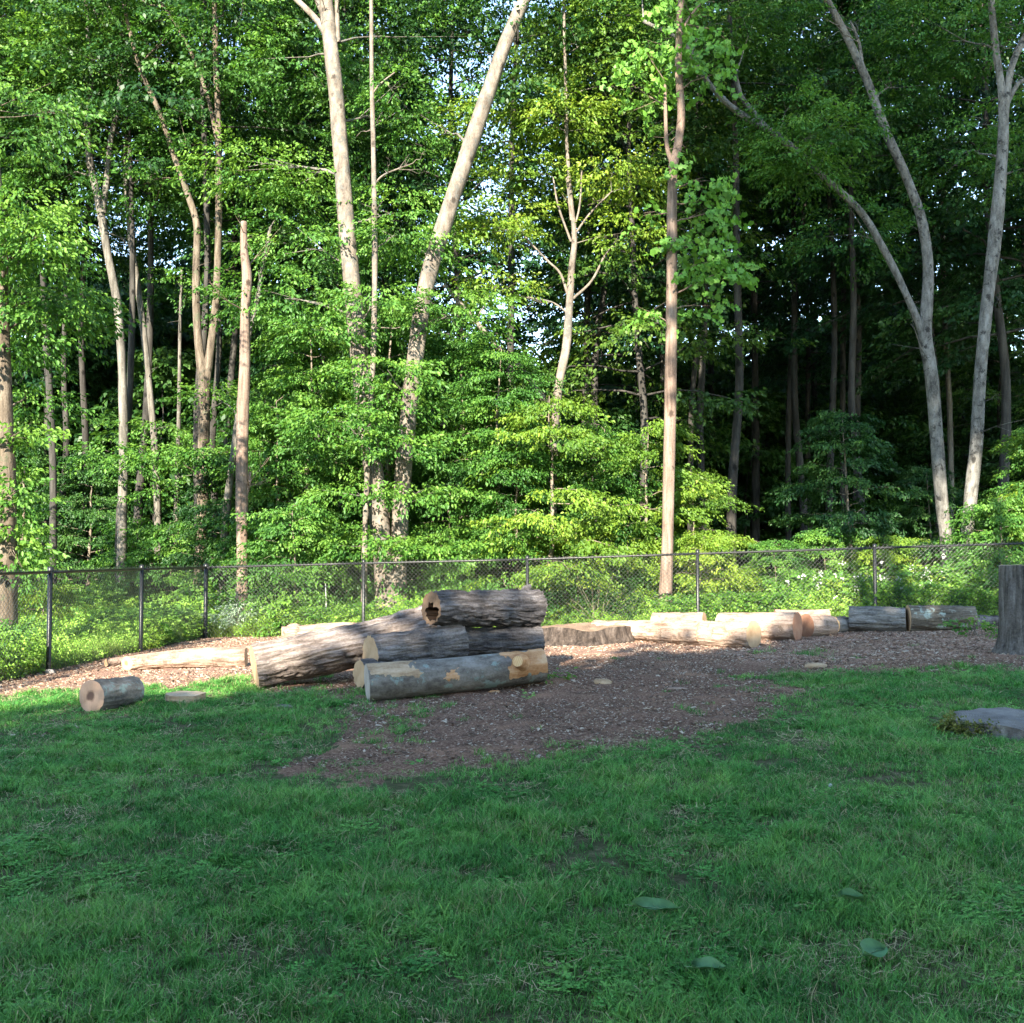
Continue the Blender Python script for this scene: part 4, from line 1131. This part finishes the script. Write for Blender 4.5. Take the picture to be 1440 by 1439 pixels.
def end_face(ring, center, sign, seed, hollow=None):
    """disc inside the end ring; sign +1 faces +X"""
    na = len(ring)
    fr = [1.0, .93, .8, .62, .42, .2]
    V = []
    r = np.random.default_rng(seed)
    for k, q in enumerate(fr):
        p = center + (ring - center) * q
        p = p.copy()
        if k: p[:, 0] += sign * (.004 + .004 * (vnoise(p * 14, seed) - .5) - (0.0 if k > 1 else .004))
        V.append(p)
    V = np.vstack(V)
    j = np.arange(na); jn = (j + 1) % na
    F_ = []
    for k in range(len(fr) - 1):
        F_.append(np.stack([k * na + j, k * na + jn, (k + 1) * na + jn, (k + 1) * na + j], -1))
    Q = np.concatenate(F_)
    V = np.vstack([V, V[-na:].mean(0)])
    T_ = np.stack([(len(fr) - 1) * na + j, (len(fr) - 1) * na + jn, np.full(na, len(V) - 1)], -1)
    if sign < 0: pass
    else: Q = Q[:, ::-1]; T_ = T_[:, ::-1]
    return V, [Q, T_]

def hollow_face(ring, center, sign, seed, frac=.56, deep=.9, off=(0, .02, -.05)):
    na = len(ring)
    a = np.linspace(0, 2 * np.pi, na, endpoint=False)
    c = center + np.array(off)
    wob = frac * (1 + .75 * (vnoise(np.stack([np.cos(a) * 1.6, np.sin(a) * 1.6, np.full(na, seed * 1.0)], -1), seed) - .5) * 2)
    rings = []
    for q in (0, .35, .7, 1.0):
        inner = c + (ring - c) * wob[:, None]
        p = ring * (1 - q) + inner * q
        if 0 < q: p = p + np.array([1, 0, 0]) * sign * (.02 * (vnoise(p * 9, seed + 1) - .6))[:, None]
        rings.append(p)
    V = np.vstack(rings); j = np.arange(na); jn = (j + 1) % na
    face = np.concatenate([np.stack([k * na + j, k * na + jn, (k + 1) * na + jn, (k + 1) * na + j], -1) for k in range(3)])
    inner = rings[-1]
    cav = []
    for q, sh in ((0, 1), (.3, .92), (.65, .8), (1, .6)):
        p = c + (inner - c) * sh; p = p - np.array([1, 0, 0]) * sign * deep * q
        p = p + .02 * (vnoise(p * 11, seed + 2) - .5)[:, None] * (q > 0)
        cav.append(p)
    CV = np.vstack(cav + [cav[-1].mean(0)[None]])
    cf = np.concatenate([np.stack([k * na + j, k * na + jn, (k + 1) * na + jn, (k + 1) * na + j], -1) for k in range(3)])
    ct = np.stack([3 * na + j, 3 * na + jn, np.full(na, 4 * na)], -1)
    return (V, [face]), (CV, [cf, ct])

def place_axis(o, A, B):
    x = Vector(B - A).normalized(); z = Vector((0, 0, 1)); y = z.cross(x).normalized(); z = x.cross(y)
    m = Matrix((x, y, z)).transposed().to_4x4(); m.translation = Vector(A)
    o.matrix_world = m

def make_log(name, label, A, B, d0, d1, bark, cut0='cut_tan', cut1='cut_tan', seed=1, depth=.02, ff=15, hollow0=False, on_ground=True, bow=0, **kw):
    """A, B are the axis ends"""
    A = np.array(A, float); B = np.array(B, float)
    L = np.linalg.norm(B - A)
    v, f = log_geo(L, d0 / 2, d1 / 2, seed, depth, ff, bow=bow, **kw)
    o = thing(name, label, 'log'); place_axis(o, A, B)
    link('bark', make_mesh('bark', v.reshape(-1, 3), f, M[bark], True), o)
    for e, cm, sg in ((0, cut0, -1), (-1, cut1, 1)):
        ring = v[e]; c = ring.mean(0)
        if e == 0 and hollow0:
            (fv, ff_), (cv, cf) = hollow_face(ring, c, sg, seed)
            q = link('cut_face', make_mesh('cut_face', fv, ff_, M[cm], True), o)
            link('rotten_hollow', make_mesh('rotten_hollow', cv, cf, M['rot_hole_shade'], True), q)
        else:
            fv, ff_ = end_face(ring, c, sg, seed)
            link('cut_face', make_mesh('cut_face', fv, ff_, M[cm], False), o)
    return o, v

def gl(pxa, pxb, d0, d1, sink=.03):
    """axis ends of a log lying on the ground, from the pixels where its two ends touch it"""
    A = gp(*pxa); B = gp(*pxb)
    return A + np.array([0, 0, d0 / 2 - sink]), B + np.array([0, 0, d1 / 2 - sink])

def stub(o, v, s, ang, r, length, mat, cut, L, tip_dir=None, nm='branch_stub', tip=None):
    """a sawn-off side branch growing from the log"""
    nl, na = v.shape[:2]
    i = int(s * (nl - 1)); j = int((ang % (2 * math.pi)) / (2 * math.pi) * na) % na
    ctr = v[i].mean(0); p = v[i, j]
    d = (p - ctr); d /= np.linalg.norm(d)
    if tip_dir is not None: d = d * .55 + np.array(tip_dir); d /= np.linalg.norm(d)
    path = np.stack([ctr + (p - ctr) * .4, p, p + d * length * .5, p + d * length])
    path = catmull(path, 4)
    rr = np.linspace(r * (1.9 if tip is None else 2.2), r if tip is None else tip, len(path))
    tv, tf = tube(path, rr, 20, .06, 3, cap=False)
    b = link(nm, make_mesh(nm, tv, tf, M[mat], True), o)
    k = 20; e = tv[-k:]; cc = e.mean(0)
    vv = np.vstack([e, cc[None] + d * .004]); j_ = np.arange(k)
    link('cut_face', make_mesh('cut_face', vv, np.stack([j_, (j_ + 1) % k, np.full(k, k)], -1), M[cut], False), b)
    return b

def patch(o, v, s0, s1, a0, a1, mat, nm, lift=.006, seed=0, rag=.25):
    """a raised or peeled patch following the log surface, with a ragged outline"""
    nl, na = v.shape[:2]
    I = np.arange(int(s0 * (nl - 1)), int(s1 * (nl - 1)) + 1)
    J = np.arange(int(a0 / (2 * math.pi) * na), int(a1 / (2 * math.pi) * na) + 1)
    ctr = v.mean(1, keepdims=True)
    ii, jj = np.meshgrid(I, J, indexing='ij')
    g = v[ii, jj % na]
    rads = np.linalg.norm(v - ctr, axis=2)
    sm = np.repeat(np.percentile(rads, 75, axis=1)[:, None], na, 1)[ii, jj % na]
    dirs = (g - ctr[ii, 0]); dirs /= np.linalg.norm(dirs, axis=-1, keepdims=True)
    g2 = ctr[ii, 0] + dirs * (np.maximum(sm, rads[ii, jj % na]) + lift)[..., None]
    def fine(arr, k):
        m_ = arr.shape[0]
        x_ = np.linspace(0, m_ - 1, (m_ - 1) * k + 1); b_ = np.minimum(x_.astype(int), m_ - 2); f_ = (x_ - b_).reshape(-1, *([1] * (arr.ndim - 1)))
        return arr[b_] * (1 - f_) + arr[b_ + 1] * f_
    KF = 4
    g2 = fine(g2, KF); g2 = np.swapaxes(fine(np.swapaxes(g2, 0, 1), KF), 0, 1)
    ii, jj = np.meshgrid(np.linspace(0, 1, g2.shape[0]), np.linspace(0, 1, g2.shape[1]), indexing='ij')
    u, w_ = ii, jj
    edge = np.minimum(np.minimum(u + (.3 if s0 <= .01 else 0), 1 - u + (.3 if s1 >= .99 else 0)), np.minimum(w_, 1 - w_))
    nn = .6 * vnoise(np.stack([u * 5, w_ * 4, np.full(u.shape, seed + .5)], -1), seed) + .4 * vnoise(np.stack([u * 17, w_ * 11, np.full(u.shape, seed + .5)], -1), seed + 1)
    ok = edge + rag * (nn - .5) * 1.6 > .13
    n1, n2 = ii.shape
    idx_ = np.arange(n1 * n2).reshape(n1, n2)
    q = np.stack([idx_[:-1, :-1], idx_[1:, :-1], idx_[1:, 1:], idx_[:-1, 1:]], -1).reshape(-1, 4)
    m = (ok[:-1, :-1] & ok[1:, :-1] & ok[1:, 1:] & ok[:-1, 1:]).ravel()
    if not m.any(): return
    return link(nm, make_mesh(nm, g2.reshape(-1, 3), q[m], M[mat], True), o)

# front log of the pile
A = gp(516, 986) + np.array([0, 0, .20]); B = P(763, 959, 12.35) + np.array([0, 0, .20])
o, v = make_log('lichened_log', 'smooth grey log with peeled ends in front of the pile', A, B, .43, .40, 'log_grey', 'cut_grey', 'cut_tan', 11, .004, 9, bow=-.01, lump=.05, na=72)
patch(o, v, 0, .30, 1.0, 3.2, 'peeled', 'peeled_patch', .004, 4, .5)
patch(o, v, .74, 1, 1.3, 4.0, 'peeled_orange', 'peeled_patch', .004, 6)
patch(o, v, .40, .50, 2.7, 3.4, 'peeled_orange', 'scar', .006, 9, .55)
FA, FB = A, B
stub(o, v, .86, 2.75, .062, .15, 'peeled_orange', 'cut_orange', 0, (-.75, -.55, .05))
# long trunk on the left
A5 = gp(357, 968) + np.array([0, .0, .27]); B5 = P(616, 884, 14.05)
o, v = make_log('long_trunk', 'long deeply furrowed trunk, its left end in the sun', A5, B5, .60, .66, 'log_furrow', 'cut_tan', 'cut_tan', 21, .040, 14, na=140, lump=.05, along=2.4, flare1=.12)
# second log and its neighbours
A2 = P(521, 920, 12.55); B2 = P(648, 903, 13.25)
o, v = make_log('furrowed_log', 'furrowed log with tan cut end resting behind the front log', A2, B2, .50, .47, 'log_dark', 'cut_tan', 'cut_grey', 31, .036, 14, na=130, along=2.4)
A3 = P(644, 903, 13.45); B3 = P(756, 903, 14.0)
o, v = make_log('dark_log', 'dark furrowed log wedged under the hollow top log', A3, B3, .42, .44, 'log_black', 'cut_tan', 'cut_tan', 41, .036, 14, na=130, along=2.4)
A6 = P(506, 948, 12.35); B6 = P(600, 938, 12.9)
make_log('tan_ended_log', 'log at the bottom of the pile showing only a low tan end', A6, B6, .36, .36, 'log_dark', 'cut_tan', 'cut_tan', 51, .03, 14)
A4 = P(606, 856, 12.95); B4 = P(750, 857, 14.1)
o, v = make_log('hollow_log', 'dark log with a rotten hollow end lying on top of the pile', A4, B4, .47, .52, 'log_black', 'cut_rot', 'cut_tan', 61, .042, 14, hollow0=True, na=140, along=2.4, flare1=.16, tilt1=.15)
stub(o, v, .92, 1.45, .05, .13, 'log_black', 'log_black', 0, (.9, .1, .35), tip=.02)
# left logs
A, B = gl((178, 943), (346, 938), .25, .31, .02)
o, v = make_log('crooked_log', 'sunlit pale crooked log left of the long trunk', A, B, .25, .33, 'log_pale', 'cut_orange', 'cut_tan', 71, .014, 15, bow=.035, lump=.14, yaw0=1.0)
A, B = gl((396, 903), (540, 897), .36, .34, .02)
o, v = make_log('knobbly_log', 'sunlit knobbly log behind the long trunk', A, B, .38, .34, 'log_pale', 'cut_tan', 'cut_tan', 81, .016, 15, lump=.20)
stub(o, v, .2, 4.2, .06, .08, 'log_pale', 'cut_orange', 0, (-.3, -.8, .2))
stub(o, v, .12, 1.3, .09, .04, 'log_pale', 'log_pale', 0)
A, B = gl((150, 938), (188, 934), .16, .17, .02)
make_log('thin_log', 'thin pale log end behind the sunlit left log', A, B, .15, .17, 'log_pale', 'cut_tan', 'cut_tan', 85, .006, 14)
A = gp(128, 1001) + np.array([0, 0, .165]); B = A + np.array([.24, .60, -.01])
o, v = make_log('round_log', 'short round log lying alone on the shaded lawn', A, B, .37, .34, 'log_grey', 'cut_heart', 'cut_tan', 91, .012, 12, lump=.05)
# right-hand logs
def rl(name, label, a, b, d0, d1, bark, c0, c1, seed, depth=.02, lift=0, back=0, **kw):
    A, B = gl(a, b, d0, d1, .02)
    A = A + np.array([0, back, lift]); B = B + np.array([0, back, lift])
    return make_log(name, label, A, B, d0, d1, bark, c0, c1, seed, depth, 15, **kw)
rl('buff_log', 'long sunlit buff log just right of the wide stump', (838, 897), (992, 908), .36, .46, 'log_buff', 'cut_tan', 'cut_tan', 101, lump=.08)
rl('split_buff_log', 'shorter sunlit buff log next in line after the long one', (990, 908), (1060, 911), .44, .46, 'log_buff', 'cut_tan', 'cut_tan', 111, back=-.02)
rl('sunlit_log', 'sunlit log half hidden behind the long buff log', (920, 890), (992, 890), .40, .40, 'log_pale', 'cut_tan', 'cut_tan', 121, back=.1, lift=.02)
rl('bulky_log', 'bulky sunlit log right of the buff logs', (1015, 899), (1124, 901), .50, .52, 'log_buff', 'cut_tan', 'cut_red', 131, .014, lump=.07, back=.1)
rl('reddish_log', 'sunlit reddish log behind the bulky log', (1095, 888), (1172, 886), .42, .40, 'log_pale', 'cut_red', 'cut_tan', 141, back=.25)
rl('peeled_short_log', 'short peeled log chunk with a red-brown cut end', (1134, 896), (1170, 893), .42, .36, 'log_buff', 'cut_red', 'cut_orange', 151, .004, lump=.1)
rl('small_grey_log', 'small dark grey log chunk touching the peeled chunk', (1172, 890), (1191, 888), .32, .30, 'log_ash', 'cut_orange', 'cut_grey', 161)
rl('grey_log', 'grey furrowed log in shade below a fence post', (1195, 888), (1274, 888), .50, .47, 'log_ash', 'cut_grey', 'cut_grey', 171, .03, lump=.03)
rl('lichen_log', 'brown log spotted with pale lichen at the right', (1277, 888), (1370, 886), .52, .46, 'log_lichen', 'cut_tan', 'cut_grey', 181, .028, lump=.07)
rl('thin_dark_log', 'thin dark log half hidden by the tall right stump', (1372, 882), (1408, 880), .26, .22, 'log_dark', 'cut_grey', 'cut_grey', 191, .02)

# flat slice of wood on the lawn
def drum(name, label, cat, c, r, h, bark, top, seed, flare=.0, na=90, nz=14, depth=.012, ff=14, lump=.08, topnoise=.01, ovality=1.0, flat_seed=0, roots=0, tilt=(0, 0)):
    a = np.linspace(0, 2 * np.pi, na, endpoint=False); s = np.linspace(0, 1, nz)
    S, A = np.meshgrid(s, a, indexing='ij')
    rad = r * (1 + flare * np.exp(-S * h / (.16 if h > .5 else h * .45)) * (1 + roots * np.sin(A * 5 + seed) ** 2))
    cx_, sx_ = np.cos(A), np.sin(A)
    rad = rad * (1 + lump * 2 * (vnoise(np.stack([cx_ * 2.2, sx_ * 2.2, S * h * 1.3 + seed], -1), seed) - .5))
    q = np.stack([cx_ * rad * ff, sx_ * rad * ff, S * h * 1.6], -1)
    ridge = 1 - np.minimum(1, np.abs(vnoise(q, seed + 1) - .5) * 5)
    rad = rad - depth * ridge
    V = np.stack([rad * cx_ * ovality, rad * sx_, S * h - .06 * (1 - S) + topnoise * 3 * S * (vnoise(np.stack([cx_ * 1.5, sx_ * 1.5, S * 0 + seed], -1), seed + 7) - .5) + S * (tilt[0] * rad * cx_ + tilt[1] * rad * sx_)], -1)
    i = np.arange(nz - 1)[:, None] * na; j = np.arange(na)[None, :]; jn = (j + 1) % na
    f = np.stack([i + j, i + jn, i + na + jn, i + na + j], -1).reshape(-1, 4)
    o = thing(name, label, cat, c)
    link('bark', make_mesh('bark', V.reshape(-1, 3), f, M[bark], True), o)
    ring = V[-1]; ctr = ring.mean(0)
    rings = []
    for k, q in enumerate((1, .95, .8, .6, .4, .2)):
        p = ctr + (ring - ctr) * q
        if k: p[:, 2] += .003 + topnoise * (vnoise(p * 9, seed + 9) - .5)
        rings.append(p)
    TV = np.vstack(rings + [ctr[None]]); J = np.arange(na); Jn = (J + 1) % na
    tf = np.concatenate([np.stack([k * na + J, k * na + Jn, (k + 1) * na + Jn, (k + 1) * na + J], -1) for k in range(5)])
    tt = np.stack([5 * na + J, 5 * na + Jn, np.full(na, 6 * na)], -1)
    link('cut_top', make_mesh('cut_top', TV, [tf, tt], M[top], False), o)
    return o, V
M['weathered'] = bark_mat('weathered', (0.035, 0.030, 0.026), (0.13, 0.115, 0.10), (0.24, 0.22, 0.20), (9, 9, 5), bstr=.9, bdist=.04)
c = gp(256, 991); drum('wood_slice', 'flat slice of wood lying in the grass', 'wood slice', c + np.array([0, .12, 0]), .22, .115, 'peeled', 'cut_top', 201, na=60, nz=6, depth=.006)
c = gp(830, 906); drum('wide_stump', 'wide low stump with a fresh flat top behind the log pile', 'stump', c + np.array([0, .55, -.02]), .80, .27, 'stump_brown', 'stump_top', 211, flare=.26, roots=.7, depth=.05, ff=8, na=140, nz=20, ovality=1.05, lump=.16, topnoise=.05)
c = gp(1447, 921); so, sv = drum('tall_stump', 'tall grey sawn stump at the right edge', 'stump', c + np.array([.12, .25, 0]), .36, 1.23, 'stump_bark', 'cut_top', 221, flare=.35, roots=.6, depth=.022, ff=11, na=120, nz=50)
c = gp(1440, 1042); so, sv = drum('flat_mossy_stump', 'low weathered stump with mossy side at the right edge', 'stump', c + np.array([.14, .45, 0]), .46, .11, 'weathered', 'cut_weathered', 231, flare=.25, roots=.8, depth=.03, ff=9, na=120, nz=16, topnoise=.02, tilt=(.02, .05), lump=.18)
# moss on it: a ragged shell over the left side
T = Tree(780, .028, 'lo', .8, 9, .06, .1, .9)
for i in range(230):
    a = random.gauss(3.35, .38); s = random.uniform(.05, 1.02)
    j = int((a % 6.283) / 6.283 * 120) % 120; k = min(15, int(s * 15)); p = sv[k, j] * np.array([1.01, 1.01, 1])
    T.spray(p + T.r.normal(0, .006, 3), T.r.uniform(0, 6.28), T.r.normal(.5, .5), T.r.normal(0, .8), T.r.uniform(.6, 1.1), T.r.uniform(0, 1))
M['mossleaf'] = leaf_mat('mossleaf', (0.06, 0.08, 0.016), (0.12, 0.14, 0.028), (0.19, 0.20, 0.045), trans=.1)
ms = link('moss', T.leaf_mesh('moss', M['mossleaf']), so); ms['kind'] = 'stuff'

# ---------------------------------------------------------------- small things on the ground
def fallen_leaf(label, px, py, L, wd, az, curl, seed, lift=.05):
    r = np.random.default_rng(seed)
    nl, nw = 14, 6
    V = []
    for i in range(nl + 1):
        t = i / nl
        hw = wd / 2 * (math.sin(math.pi * min(1, t ** .8)) ** .75) + .001
        for j in range(-nw // 2, nw // 2 + 1):
            u = j / (nw / 2)
            V.append([t * L - L / 2, u * hw, .02 * abs(u) ** 1.5 * (1 + curl) - curl * .05 * (t - .5) ** 2 + .004 * math.sin(t * 9 + seed) * abs(u)])
    m = nw + 1
    Q = np.array([[i * m + j, (i + 1) * m + j, (i + 1) * m + j + 1, i * m + j + 1] for i in range(nl) for j in range(nw)])
    g = gp(px, py)
    o = thing('fallen_leaf', label, 'leaf', g + np.array([0, 0, lift]), az)
    o.rotation_euler = (r.uniform(-.1, .05) + .38, r.uniform(-.1, .1), az)
    link('blade', make_mesh('blade', np.array(V), Q, M['leafblade'], True), o)
    mid = np.array([[t * L - L / 2 - (.03 if t == 0 else 0), 0, .003 - curl * .05 * (t - .5) ** 2] for t in np.linspace(0, 1, 8)])
    v, f = tube(mid, np.linspace(.0022, .0008, 8), 5)
    link('stalk', make_mesh('stalk', v, f, M['leafrib'], True), o)
M['leafblade'] = plain('leafblade', (0.085, 0.20, 0.085), .6, .25, .2, 25)
M['leafrib'] = plain('leafrib', (0.20, 0.32, 0.14), .5, .4)
fallen_leaf('largest long fallen green leaf lying on the lawn', 921, 1294, .20, .075, -.12, .4, 1)
fallen_leaf('rounded upright fallen leaf near the lower right corner', 1229, 1358, .12, .10, .5, .25, 2)
fallen_leaf('fallen green leaf nearest the bottom of the lawn', 997, 1382, .13, .06, -.45, .4, 3)
fallen_leaf('small fallen leaf above the rounded one', 1197, 1279, .11, .045, -.5, .6, 4)

def chunk(name, label, cat, px, py, size, mat, seed, az=0):
    r = np.random.default_rng(seed)
    a = np.linspace(0, 2 * np.pi, 14, endpoint=False)
    rings = []
    for z, s in ((-.3, .8), (.15, 1.0), (.6, .9), (1.0, .55)):
        rr = s * (1 + .35 * (vnoise(np.stack([np.cos(a) * 1.4, np.sin(a) * 1.4, np.full(14, z + seed)], -1), seed) - .5) * 2)
        rings.append(np.stack([np.cos(a) * rr * size[0] / 2, np.sin(a) * rr * size[1] / 2, np.full(14, z * size[2]) + r.normal(0, .06 * size[2], 14)], -1))
    V = np.vstack(rings + [np.array([[0, 0, size[2] * 1.02]])])
    j = np.arange(14); jn = (j + 1) % 14
    Q = np.concatenate([np.stack([k * 14 + j, k * 14 + jn, (k + 1) * 14 + jn, (k + 1) * 14 + j], -1) for k in range(3)])
    Tt = np.stack([42 + j, 42 + jn, np.full(14, 56)], -1)
    g = gp(px, py)
    o = link(name, make_mesh(name, V, [Q, Tt], M[mat], False), None, g, label, cat)
    o.rotation_euler = (0, 0, az)
    return o
chunk('wood_scrap', 'pale curled scrap of wood on the bare soil', 'wood scrap', 847, 962, (.24, .09, .06), 'peeled', 1, -.4)
chunk('wood_scrap', 'thin brown bark scrap right of the pale scrap', 'wood scrap', 951, 970, (.26, .07, .03), 'log_pale', 2, -.1)
chunk('pale_chip', 'oval pale chunk on the chips right of the soil patch', 'wood chunk', 1147, 939, (.34, .16, .06), 'peeled', 3, .1)
chunk('grey_scrap', 'small grey bark piece on the lawn left of the log pile', 'wood scrap', 398, 996, (.24, .14, .04), 'log_ash', 4, .1)
chunk('bark_strip', 'short reddish wood strip in front of the front log', 'wood scrap', 696, 974, (.13, .05, .025), 'peeled_orange', 5, .1)
chunk('white_pebble', 'tiny white pebble in the grass right of centre', 'pebble', 1168, 1109, (.03, .03, .03), 'petal', 6)
chunk('field_stone', 'pinkish stone behind the fence right of the corner post', 'stone', 306, 868, (.45, .35, .35), 'stone', 7)
chunk('field_stone', 'pale stone in the silvery shrub behind the fence', 'stone', 366, 878, (.45, .35, .32), 'stone', 8)
chunk('small_stone', 'small pale stone at the foot of the leftmost fence post', 'stone', 70, 948, (.16, .12, .07), 'stone', 9)
st = P(458, 860, 22.6)
v, f = tube(np.array([[0, 0, -.4], [0.01, 0, .2], [-.01, 0, .62]]), np.array([.013, .012, .008]), 6)
link('pale_stick', make_mesh('pale_stick', v, f, M['petal'], True), None, st, 'thin pale stick standing behind the fence', 'stick')
# brush pile of dead twigs at the right
o = thing('dead_brush', 'tangle of bare reddish twigs below the spreading tree', 'brush', (at_px(1335, 21.9), 21.9, tz(at_px(1335, 21.9), 21.9)))
tb = []
r_ = np.random.default_rng(5)
for i in range(34):
    az = r_.uniform(0, 6.28); L = r_.uniform(.4, 1.2); el = r_.uniform(.3, 1.3)
    t = np.linspace(0, 1, 5)[:, None]
    p0 = np.array([r_.normal(0, .25), r_.normal(0, .2), 0.0])
    d = np.array([math.cos(az) * math.cos(el), math.sin(az) * math.cos(el), math.sin(el)])
    tb.append(tube(p0 + d * L * t + r_.normal(0, .04, (5, 3)) * t, .009 * (1 - .7 * t[:, 0]), 5))
v, f = merge(tb); q = link('twigs', make_mesh('twigs', v, f, M['bark_red'], True), o); q['kind'] = 'stuff'
# green sprout by the front log
shrub('leaf_sprig', 'small leafy sprig at the right end of the front log', 752, 0, 12.6, [(0, 0, .06, .16, .05, 10, .5), (.18, -.05, .05, .1, .04, 5, .5)], 'leaf_beech', 790, .06, spn=8, slen=.2, stems=2)

# ---------------------------------------------------------------- trees of the yard, behind the camera: they shade the lawn
def dense_tree(seed, H, z0, rad, n, size):
    r = np.random.default_rng(seed)
    zc = (H + z0) / 2; hz = (H - z0) / 2
    d = r.normal(0, 1, (n, 3)); d /= np.linalg.norm(d, axis=1)[:, None]
    q = d * (r.uniform(.15, 1, n) ** .45)[:, None] * np.array([rad, rad, hz])
    q *= (1 + .18 * (vnoise(d * 2.5, seed)[:, None] - .5) * 2)
    q[:, 2] += zc
    rm = rotmat(r.uniform(0, 6.28, n), r.normal(0, .5, n), r.normal(0, .7, n))
    tm = LEAF_LO * np.array([1, .8, 1])
    v = q[:, None, :] + np.einsum('aij,bj->abi', rm, tm) * (size * r.uniform(.6, 1.3, n))[:, None, None]
    f = (np.arange(n) * 4)[:, None] + np.arange(4)[None]
    lv = np.repeat(r.uniform(0, 1, n), 4)
    t = np.linspace(0, 1, 10)
    path = np.stack([.15 * np.sin(t * 3), .1 * np.sin(t * 4), t * H * .8 - .1], -1)
    tv, tf = tube(path, .26 * (1 - .7 * t), 10, .1, seed)
    return make_mesh('trunk', tv, tf, M['bark_grey'], True), make_mesh('crown', v.reshape(-1, 3), f, M['leaf_yard'], False, {'lv': lv})
ydA = dense_tree(801, 13.2, .8, 3.0, 9000, .42)
ydB = dense_tree(802, 27, 16.5, 4.2, 6500, .42)
LH = np.array([LDIR[0], LDIR[1]]) / math.hypot(LDIR[0], LDIR[1])
tanE = math.tan(SUN_EL)
edge0 = np.array([-5.8, 11.7]); edge1 = np.array([6.0, 19.1])     # where the shade of the row ends on the ground
for i, t in enumerate(np.linspace(-1.3, 1.75, 16)):
    p = edge0 + (edge1 - edge0) * t
    p[1] = np.interp(p[0], [-21, -7, -5.8, -4.5, -3.6, -2.7, 0, 3, 6, 15], [3, 10.8, 11.5, 12.1, 12.5, 13.6, 16.5, 18.0, 19.2, 25])
    Ht = 13.2 * 1.05
    q = p - LH * (Ht / tanE)
    o = thing('yard_tree', 'dense broad tree in the row behind the viewer that shades the lawn', 'tree', (q[0], q[1], tz(q[0], q[1])), i * 1.3, 'row of trees behind the viewer')
    if t > 1.03: o.scale = (1, 1, 1.08)
    link('trunk', ydA[0], o); cr = link('crown', ydA[1], o); cr['kind'] = 'stuff'
# a taller one whose crown shades the trunks on the right
tall = (('tall high-crowned tree behind the viewer', 7.8, 24, 8.4, 1.0), ('second tall high-crowned tree further right behind the viewer', 11.2, 25, 8.8, 1.0),
        ('tallest tree behind the viewer', 9.0, 24.5, 13.0, 1.2), ('rightmost tall tree behind the viewer', 13.2, 24, 8.6, 1.0))
for i, (lb, tx, ty, tz_, sc_) in enumerate(tall):
    s_ = (21.7 * sc_ - tz_) / tanE
    q = np.array([tx, ty]) - LH * s_
    o = thing('tall_yard_tree', lb, 'tree', (q[0], q[1], tz(q[0], q[1])), i)
    o.scale = (sc_,) * 3
    link('trunk', ydB[0], o); cr = link('crown', ydB[1], o); cr['kind'] = 'stuff'
